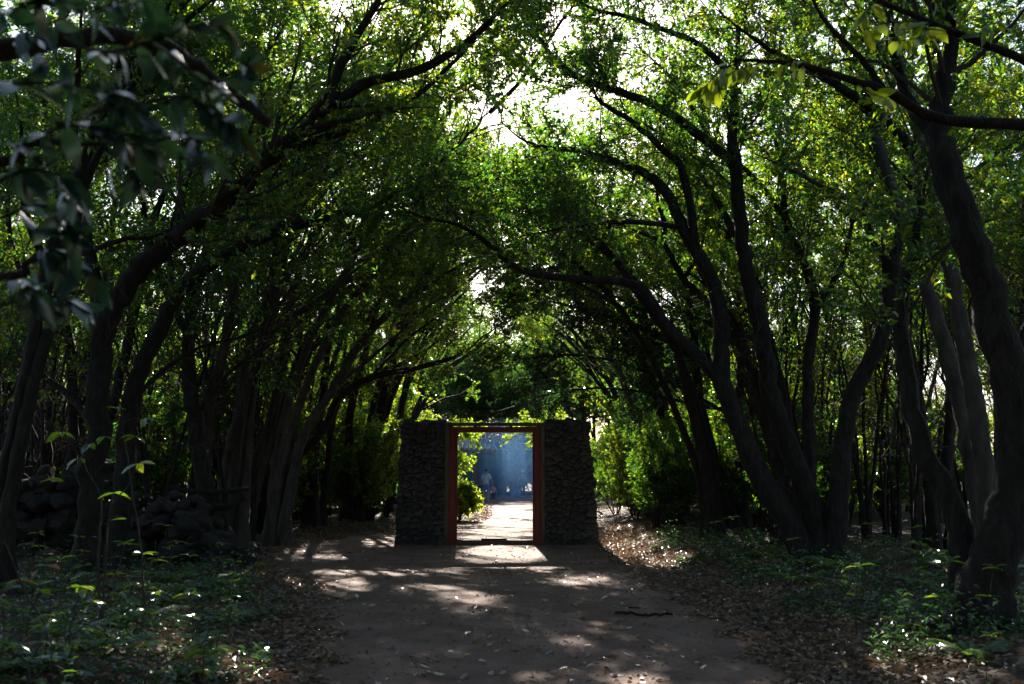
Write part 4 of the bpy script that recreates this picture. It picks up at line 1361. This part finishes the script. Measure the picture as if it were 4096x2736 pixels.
a, b, c = gp(2462, 2466), gp(2580, 2474), gp(2690, 2470)
z = np.array([0, 0, .035])
rod('fallen_stick', 'dark crooked stick lying across the path at the right', 'stick', [a + z, (a + b) / 2 + z * 1.3, b + z, c + z], .016, .012, 'bark', [[c - (c - b) * .2 + z, c + np.array([-.02, .25, .05])]])
a, c = gp(2500, 2436), gp(2560, 2440)
rod('fallen_stick', 'short thin twig lying on the path beyond the crooked stick', 'stick', [a + z * .6, (a + c) / 2 + z * .6, c + z * .6], .008, .006, 'bark')
rod('fallen_log', 'dark bent log lying low between the rock heap and the stout trunk', 'log', [at(395, 1172, 16.2), at(440, 1172, 16.3), at(490, 1168, 16.4), at(530, 1155, 16.5), at(560, 1140, 16.7)], .075, .055)
rod('fallen_log', 'straight thin log resting above the bent log beside the stout trunk', 'log', [at(388, 1118, 16.4), at(440, 1124, 16.5), at(500, 1126, 16.6), at(570, 1122, 16.8)], .05, .04)
pale = [o for o in bpy.data.objects if o.get('label', '').startswith('pair of thin pale')][0]
pl = np.array(pale.location)
for e in ([(985, 2196), (1030, 2215), (1075, 2235), (1100, 2252)], [(985, 2200), (1010, 2230), (1020, 2248), (1060, 2258)], [(990, 2196), (1060, 2212), (1100, 2222)]):
    P = catmull([gp(*p) + np.array([0, 0, .035 - .012 * i]) for i, p in enumerate(e)], 14) - pl
    V, q = tubes(P[None], np.linspace(.055, .015, 14)[None], 7, rl_, .08)
    ob('root', mesh_np('root', V, [q], [M['bark']], smooth=True), pale)

# ------------------------------------------------------------------ undergrowth: seedlings and ferns
def frame_matrix(pos, A, Nn, L):
    A = nz(np.asarray(A, float))
    S = nz(np.cross(A, Nn))
    Nn = np.cross(S, A)
    m = Matrix(((A[0], -S[0], Nn[0], 0), (A[1], -S[1], Nn[1], 0), (A[2], -S[2], Nn[2], 0), (0, 0, 0, 1)))
    return Matrix.Translation(Vector([float(c) for c in pos])) @ m @ Matrix.Diagonal((L, L, L, 1))


def unit_leaf(name, asp, fold, droop, mat, curve=0.0):
    """leaf one unit long, with midrib fold and a curved blade"""
    u = np.array([0, .12, .3, .5, .7, .87, 1.0])
    w = np.array([.02, .26, .46, .5, .40, .20, 0.0]) * asp
    V = []
    for uu, ww in zip(u, w):
        z = -droop * uu * uu
        V += [(uu, -ww, z + fold * ww), (uu, 0, z), (uu, ww, z + fold * ww)]
    Q = []
    for k in range(6):
        for j in range(2):
            Q.append([k * 3 + j, (k + 1) * 3 + j, (k + 1) * 3 + j + 1, k * 3 + j + 1])
    return mesh_np(name, np.array(V), [np.array(Q)], [M[mat]], smooth=True)


LEAFP = [unit_leaf('leaf', .42, .35, .12, 'plant'), unit_leaf('leaf', .50, .3, .25, 'plant'), unit_leaf('leaf', .34, .4, .3, 'plant')]
LEAFW = unit_leaf('leaf', .48, .3, .2, 'plant_orange')


def put_leaf(parent, me, pos, A, Nn, L):
    o = ob('leaf', me, parent)
    o.matrix_local = frame_matrix(pos, A, Nn, L)
    return o


def seedling(seed, h, nwh, L):
    rr = np.random.default_rng(seed)
    root = empty('seedling')
    tag(root, 'x', 'plant', 'x')
    lean = rr.normal(size=2) * .25
    P = catmull([(0, 0, -.03), (lean[0] * h * .2, lean[1] * h * .2, h * .5), (lean[0] * h, lean[1] * h, h)], 8)
    V, q = tubes(P[None], np.linspace(.005, .0025, 8)[None], 5)
    ob('stem', mesh_np('stem', V, [q], [M['twig']], smooth=True), root)
    for w in range(nwh):
        f = 1 - w * .3
        k = int(max(1, f * 7))
        m = rr.integers(4, 7) if w == 0 else rr.integers(2, 4)
        a0 = rr.uniform(0, 6.28)
        for j in range(m):
            a = a0 + j * 6.28 / m + rr.normal() * .25
            A = np.array([math.cos(a), math.sin(a), rr.uniform(-.15, .45)])
            put_leaf(root, LEAFP[rr.integers(3)], P[k], A, np.array([rr.normal() * .25, rr.normal() * .25, 1]), L * rr.uniform(.7, 1.2))
    return root


def fern(seed, n, Lf):
    rr = np.random.default_rng(seed)
    root = empty('fern')
    tag(root, 'x', 'fern', 'x')
    for j in range(n):
        a = j * 6.28 / n + rr.normal() * .3
        L = Lf * rr.uniform(.75, 1.15)
        s = np.linspace(0, 1, 20)
        out = np.array([math.cos(a), math.sin(a), 0])
        P = out * (L * .85 * s)[:, None] + np.array([0, 0, 1.]) * (L * (.75 * s - .62 * s * s))[:, None]
        V, q = tubes(P[None, ::3], np.linspace(.003, .001, 7)[None], 3)
        T_ = nz(np.gradient(P, axis=0))
        S_ = nz(np.cross(T_, np.array([0, 0, 1.])))
        up = np.cross(S_, T_)
        wid = Lf * .24 * np.sin(np.clip(s * 1.05 + .12, 0, 1) * 3.0) ** .8
        bs, As, Ns, Ls = [], [], [], []
        for sd in (-1, 1):
            i = np.arange(2, 20)
            bs.append(P[i]); As.append(nz(S_[i] * sd + T_[i] * .45 - up[i] * .12)); Ns.append(up[i]); Ls.append(wid[i] + .008)
        bs, As, Ns, Ls = map(np.concatenate, (bs, As, Ns, Ls))
        Vl, tl = leaf_geo(bs, As, Ns, Ls, Ls * .30, rr, .1, .15)
        me = mesh_np('frond', np.concatenate([V, Vl]), [q, tl + len(V)], [M['fern']])
        ob('frond', me, root)
    return root


SEED = [seedling(700 + k, h, w, L) for k, (h, w, L) in enumerate([(.22, 1, .085), (.34, 2, .10), (.28, 2, .075), (.50, 3, .11), (.16, 1, .06)])]
FERN = [fern(720 + k, n, L) for k, (n, L) in enumerate([(7, .42), (6, .55), (8, .34)])]


def put_plants(protos, k0, spots_, sc, label, group):
    for x, y in spots_:
        k = int(rb.integers(len(protos)))
        o = place(protos[k], k0 + k, x, y, rb.uniform(0, 6.28), rb.uniform(*sc), label, group, .0)


left_bank = lambda x, y: x < path_left(y) - .45 and in_view(x, y, .3)
right_bank = lambda x, y: x > path_right(y) + .75 and in_view(x, y, .3)
put_plants(SEED, 30, scatter(52, (-6, -1.5), (6.2, 11.5), .26, left_bank), (.7, 1.3), 'small glossy seedling in the sunlit litter of the left bank', 'seedlings on the left bank')
put_plants(SEED, 30, scatter(80, (2.4, 7), (6.3, 16), .27, right_bank), (.7, 1.3), 'small leafy seedling in the shaded litter of the right bank', 'seedlings on the right bank')
put_plants(SEED, 30, scatter(30, (-8, -2), (11.5, 16), .4, lambda x, y: left_bank(x, y) and not (-6.8 < x < -3.6 and 14.2 < y < 16.4)), (.8, 1.4), 'small seedling in the shade below the tumbled rock wall', 'seedlings by the rock wall')
put_plants(FERN, 40, scatter(24, (-6, -1.8), (6.3, 12), .55, left_bank), (.7, 1.2), 'arching fern on the left bank', 'ferns on the left bank')
put_plants(FERN, 40, scatter(26, (2.9, 8), (6.6, 16), .6, lambda x, y: right_bank(x, y) and x > path_right(y) + 1.2), (.7, 1.2), 'dark fern on the right bank', 'ferns on the right bank')

# tall thin saplings in the left foreground, traced
def sapling(label, seq, leaves, r0=.011, L=.12, wither=0):
    pts = np.array([at(*p) for p in seq])
    root = empty('sapling', pts[0])
    tag(root, label, 'sapling')
    P = catmull(pts - pts[0], 24)
    rr = np.random.default_rng(len(label) + 5)
    P[1:] += rr.normal(size=(23, 3)) * .004
    V, q = tubes(P[None], np.linspace(r0, .0028, 24)[None], 6)
    ob('stem', mesh_np('stem', V, [q], [M['bark_pale']], smooth=True), root)
    for (x, y, D, n) in leaves:
        c = at(x, y, D) - pts[0]
        i = int(np.argmin(np.linalg.norm(P - c, axis=1)))
        if np.linalg.norm(P[i] - c) > .02:
            V, q = tubes(catmull([P[i], (P[i] + c) / 2 + [0, 0, .02], c], 8)[None], np.linspace(.0045, .002, 8)[None], 5)
            ob('side_twig', mesh_np('side_twig', V, [q], [M['bark_pale']], smooth=True), root)
        a0 = rr.uniform(0, 6.28)
        for j in range(n):
            a = a0 + j * 6.28 / n + rr.normal() * .3
            put_leaf(root, LEAFW if wither and j < wither else LEAFP[1 if j % 2 else 0], c, np.array([math.cos(a), math.sin(a), rr.uniform(-.55, .2)]), np.array([rr.normal() * .3, rr.normal() * .3 , 1]), L * rr.uniform(.75, 1.15))
    return root


sapling('thin sapling at the left with one big bright green leaf pair at its tip', [(228, 1420, 7.3), (240, 1330, 7.3), (247, 1200, 7.2), (262, 1150, 7.1), (295, 1110, 7.0), (318, 1062, 6.9)], [(318, 1062, 6.9, 3), (262, 1130, 7.2, 2), (290, 1190, 7.3, 1)], L=.13)
sapling('thin forked sapling in front of the leaning trunks with leaf tufts high up', [(236, 1425, 7.4), (225, 1300, 7.5), (232, 1150, 7.6), (205, 1090, 7.6), (160, 1010, 7.6)], [(140, 992, 7.6, 4), (205, 1018, 7.7, 2), (180, 1050, 7.7, 2), (120, 1100, 7.5, 3)], L=.12)
sapling('sapling holding three green leaf tufts beside the leaning trunk', [(330, 1400, 8.4), (322, 1250, 8.4), (300, 1100, 8.5), (285, 1000, 8.6), (280, 940, 8.6)], [(262, 935, 8.6, 5), (310, 1000, 8.6, 4), (330, 960, 8.6, 3), (240, 1000, 8.6, 3)], L=.11)
sapling('bare pale sapling at the left edge with orange withered leaves', [(60, 1560, 6.5), (78, 1500, 6.5), (105, 1440, 6.6), (60, 1360, 6.6), (35, 1300, 6.6), (10, 1240, 6.7)], [(110, 1298, 6.7, 3), (80, 1310, 6.7, 2), (50, 1330, 6.6, 3)], L=.10, wither=2)
sapling('bright green tufted sapling low at the left edge', [(165, 1560, 6.6), (160, 1480, 6.6), (170, 1400, 6.6), (185, 1345, 6.6)], [(188, 1345, 6.6, 6), (150, 1480, 6.5, 4), (215, 1380, 6.7, 4)], L=.11)
sapling('long arched bare shoot over the ferns of the left bank', [(150, 1470, 7.2), (220, 1420, 7.3), (320, 1390, 7.4), (410, 1385, 7.5), (480, 1405, 7.6), (535, 1420, 7.7)], [(440, 1350, 7.6, 4), (540, 1385, 7.7, 4)], r0=.006, L=.08)
sapling('pale crooked shoot curving down across the lower left corner', [(10, 1475, 6.3), (60, 1515, 6.3), (130, 1530, 6.3), (190, 1560, 6.2), (240, 1600, 6.1)], [(40, 1480, 6.3, 4), (180, 1540, 6.2, 4)], r0=.009, L=.10)
sapling('leafy seedling with long pointed leaves at the foot of the left bank', [(465, 1575, 6.6), (466, 1530, 6.6), (467, 1490, 6.6)], [(467, 1490, 6.6, 6), (466, 1530, 6.6, 5)], r0=.006, L=.14)
sapling('young plant with two bright leaves in front of the right edge trunk', [(2075, 1500, 8.0), (2090, 1450, 8.0), (2096, 1432, 8.0)], [(2096, 1432, 8.0, 4)], r0=.005, L=.14)

# ------------------------------------------------------------------ near branches hanging into the picture
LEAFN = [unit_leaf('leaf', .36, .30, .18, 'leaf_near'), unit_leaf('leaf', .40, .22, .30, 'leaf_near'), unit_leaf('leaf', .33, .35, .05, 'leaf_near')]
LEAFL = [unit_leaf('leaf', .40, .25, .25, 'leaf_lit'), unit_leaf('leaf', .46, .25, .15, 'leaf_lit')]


def near_tree(label, base, trunk, limbs_, twigs_, leafs, L, seed, per, hang):
    rr = np.random.default_rng(seed)
    base = np.array(base, float)
    root = empty('overhanging_tree', base)
    tag(root, label, 'tree')
    P = catmull(np.array(trunk) - base, 20)
    V, q = tubes(P[None], np.linspace(trunk_r[0], trunk_r[1], 20)[None], 10, rr, .04)
    ob('trunk', mesh_np('trunk', V, [q], [M['bark']], smooth=True), root)
    allp = []
    for seq, r0, r1 in limbs_:
        P = catmull(np.array([p if len(p) == 3 and isinstance(p, np.ndarray) else at(*p) for p in seq]) - base, 26)
        P[1:-1] += rr.normal(size=(24, 3)) * r1 * .25
        V, q = tubes(P[None], np.linspace(r0, r1, 26)[None], 9, rr, .05)
        ob('branch', mesh_np('branch', V, [q, np.array([[len(V) - 9 + i for i in range(9)]])], [M['bark']], smooth=True), root)
    for seq, n in twigs_:
        P = catmull(np.array([at(*p) for p in seq]) - base, 16)
        V, q = tubes(P[None], np.linspace(.006, .002, 16)[None], 5, rr, .05)
        ob('twig', mesh_np('twig', V, [q], [M['bark']], smooth=True), root)
        n = int(n * per)
        for j in range(n):
            f = (.12 + .88 * (j + rr.random()) / n) * 14.9
            i = int(f)
            pos = P[i] + (P[i + 1] - P[i]) * (f - i)
            t_ = nz(P[i + 1] - P[i])
            A = nz(t_ * rr.uniform(.3, .9) + rr.normal(size=3) * .55 + np.array([0, 0, -hang]))
            put_leaf(root, leafs[rr.integers(len(leafs))], pos, A, nz(rr.normal(size=3) * .6 + np.array([0, -.3, 1])), L * rr.uniform(.75, 1.25))
    return root


trunk_r = (.11, .08)
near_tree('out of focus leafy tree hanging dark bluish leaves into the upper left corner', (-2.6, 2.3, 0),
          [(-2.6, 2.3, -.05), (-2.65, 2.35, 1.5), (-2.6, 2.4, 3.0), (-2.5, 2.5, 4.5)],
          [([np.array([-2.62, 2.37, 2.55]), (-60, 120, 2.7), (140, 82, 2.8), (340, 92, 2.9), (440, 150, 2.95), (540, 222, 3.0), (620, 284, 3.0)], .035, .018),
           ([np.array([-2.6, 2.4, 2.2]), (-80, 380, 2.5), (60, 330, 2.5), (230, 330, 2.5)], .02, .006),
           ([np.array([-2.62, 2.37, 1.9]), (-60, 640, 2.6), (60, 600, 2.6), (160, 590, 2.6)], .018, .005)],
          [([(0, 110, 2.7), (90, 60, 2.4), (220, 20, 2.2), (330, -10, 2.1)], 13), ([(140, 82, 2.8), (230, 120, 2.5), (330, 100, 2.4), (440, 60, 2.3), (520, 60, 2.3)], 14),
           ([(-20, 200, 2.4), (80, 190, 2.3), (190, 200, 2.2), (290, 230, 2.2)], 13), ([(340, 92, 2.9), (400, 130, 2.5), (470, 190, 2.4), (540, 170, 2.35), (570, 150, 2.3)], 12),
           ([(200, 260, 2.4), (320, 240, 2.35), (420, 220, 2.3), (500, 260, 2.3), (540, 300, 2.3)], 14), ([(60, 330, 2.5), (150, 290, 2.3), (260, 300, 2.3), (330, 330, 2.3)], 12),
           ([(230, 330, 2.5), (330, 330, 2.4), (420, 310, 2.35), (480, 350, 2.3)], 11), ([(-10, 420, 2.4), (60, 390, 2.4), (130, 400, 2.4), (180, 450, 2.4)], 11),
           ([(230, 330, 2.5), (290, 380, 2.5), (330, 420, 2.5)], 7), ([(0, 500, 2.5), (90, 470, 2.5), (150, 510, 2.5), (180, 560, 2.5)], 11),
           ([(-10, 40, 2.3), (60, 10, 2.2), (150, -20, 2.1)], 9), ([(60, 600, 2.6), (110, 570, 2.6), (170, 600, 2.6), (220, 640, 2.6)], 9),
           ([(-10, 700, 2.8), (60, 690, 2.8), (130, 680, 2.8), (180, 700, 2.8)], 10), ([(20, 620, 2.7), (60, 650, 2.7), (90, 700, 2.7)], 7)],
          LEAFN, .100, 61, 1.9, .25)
trunk_r = (.12, .09)
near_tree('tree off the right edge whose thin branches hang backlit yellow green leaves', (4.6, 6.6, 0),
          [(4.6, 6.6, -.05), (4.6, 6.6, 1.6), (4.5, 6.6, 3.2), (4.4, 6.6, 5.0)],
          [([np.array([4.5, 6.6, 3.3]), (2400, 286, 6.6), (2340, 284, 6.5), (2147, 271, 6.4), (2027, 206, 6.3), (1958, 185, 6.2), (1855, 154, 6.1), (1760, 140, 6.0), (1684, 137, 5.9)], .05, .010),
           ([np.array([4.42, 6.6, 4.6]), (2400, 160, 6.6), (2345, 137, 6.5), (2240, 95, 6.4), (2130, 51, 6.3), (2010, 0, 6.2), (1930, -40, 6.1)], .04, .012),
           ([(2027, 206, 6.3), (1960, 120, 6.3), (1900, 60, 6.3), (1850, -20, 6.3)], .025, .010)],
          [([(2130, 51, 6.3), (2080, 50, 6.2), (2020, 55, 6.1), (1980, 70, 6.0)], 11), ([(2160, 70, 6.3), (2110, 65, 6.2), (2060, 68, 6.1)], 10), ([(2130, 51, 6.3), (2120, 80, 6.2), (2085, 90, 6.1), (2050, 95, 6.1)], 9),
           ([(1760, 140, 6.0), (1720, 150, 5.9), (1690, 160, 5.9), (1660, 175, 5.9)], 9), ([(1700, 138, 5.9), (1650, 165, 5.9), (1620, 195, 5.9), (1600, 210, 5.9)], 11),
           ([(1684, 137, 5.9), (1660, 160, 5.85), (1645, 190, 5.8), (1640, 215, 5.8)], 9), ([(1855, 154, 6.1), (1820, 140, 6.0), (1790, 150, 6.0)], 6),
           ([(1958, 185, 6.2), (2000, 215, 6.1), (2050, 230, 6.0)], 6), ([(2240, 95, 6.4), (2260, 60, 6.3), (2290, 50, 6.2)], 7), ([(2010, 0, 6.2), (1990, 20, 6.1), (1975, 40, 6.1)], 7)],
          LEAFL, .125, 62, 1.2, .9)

# ------------------------------------------------------------------ thin blue smoke drifting in the clearing
import bmesh
bm = bmesh.new()
bmesh.ops.create_icosphere(bm, subdivisions=4, radius=1.0)
for vv in bm.verts:
    vv.co = Vector((vv.co.x * 5.0, vv.co.y * 8.0, vv.co.z * 3.0))
me = bpy.data.meshes.new('smoke')
bm.to_mesh(me)
bm.free()
ms, nt, out = nodemat('thin_smoke')
pvn = nt.nodes.new('ShaderNodeVolumePrincipled')
pvn.inputs['Color'].default_value = (.28, .56, 1.0, 1)
pvn.inputs['Anisotropy'].default_value = 0.2
tc = nt.nodes.new('ShaderNodeTexCoord')
mp = nt.nodes.new('ShaderNodeMapping')
mp.inputs['Scale'].default_value = (1 / 5.0, 1 / 8.0, 1 / 3.0)
gr = nt.nodes.new('ShaderNodeTexGradient')
gr.gradient_type = 'SPHERICAL'
mu = nt.nodes.new('ShaderNodeMath')
mu.operation = 'MULTIPLY'
mu.inputs[1].default_value = 0.072
nt.links.new(tc.outputs['Object'], mp.inputs[0])
nt.links.new(mp.outputs[0], gr.inputs[0])
nt.links.new(gr.outputs['Fac'], mu.inputs[0])
nt.links.new(mu.outputs[0], pvn.inputs['Density'])
nt.links.new(pvn.outputs[0], out.inputs['Volume'])
me.materials.append(ms)
sm_ = ob('smoke', me, None, (-.2, 54.5, 1.5))
tag(sm_, 'thin bluish smoke hanging in front of the far trees', 'smoke', None, 'stuff')
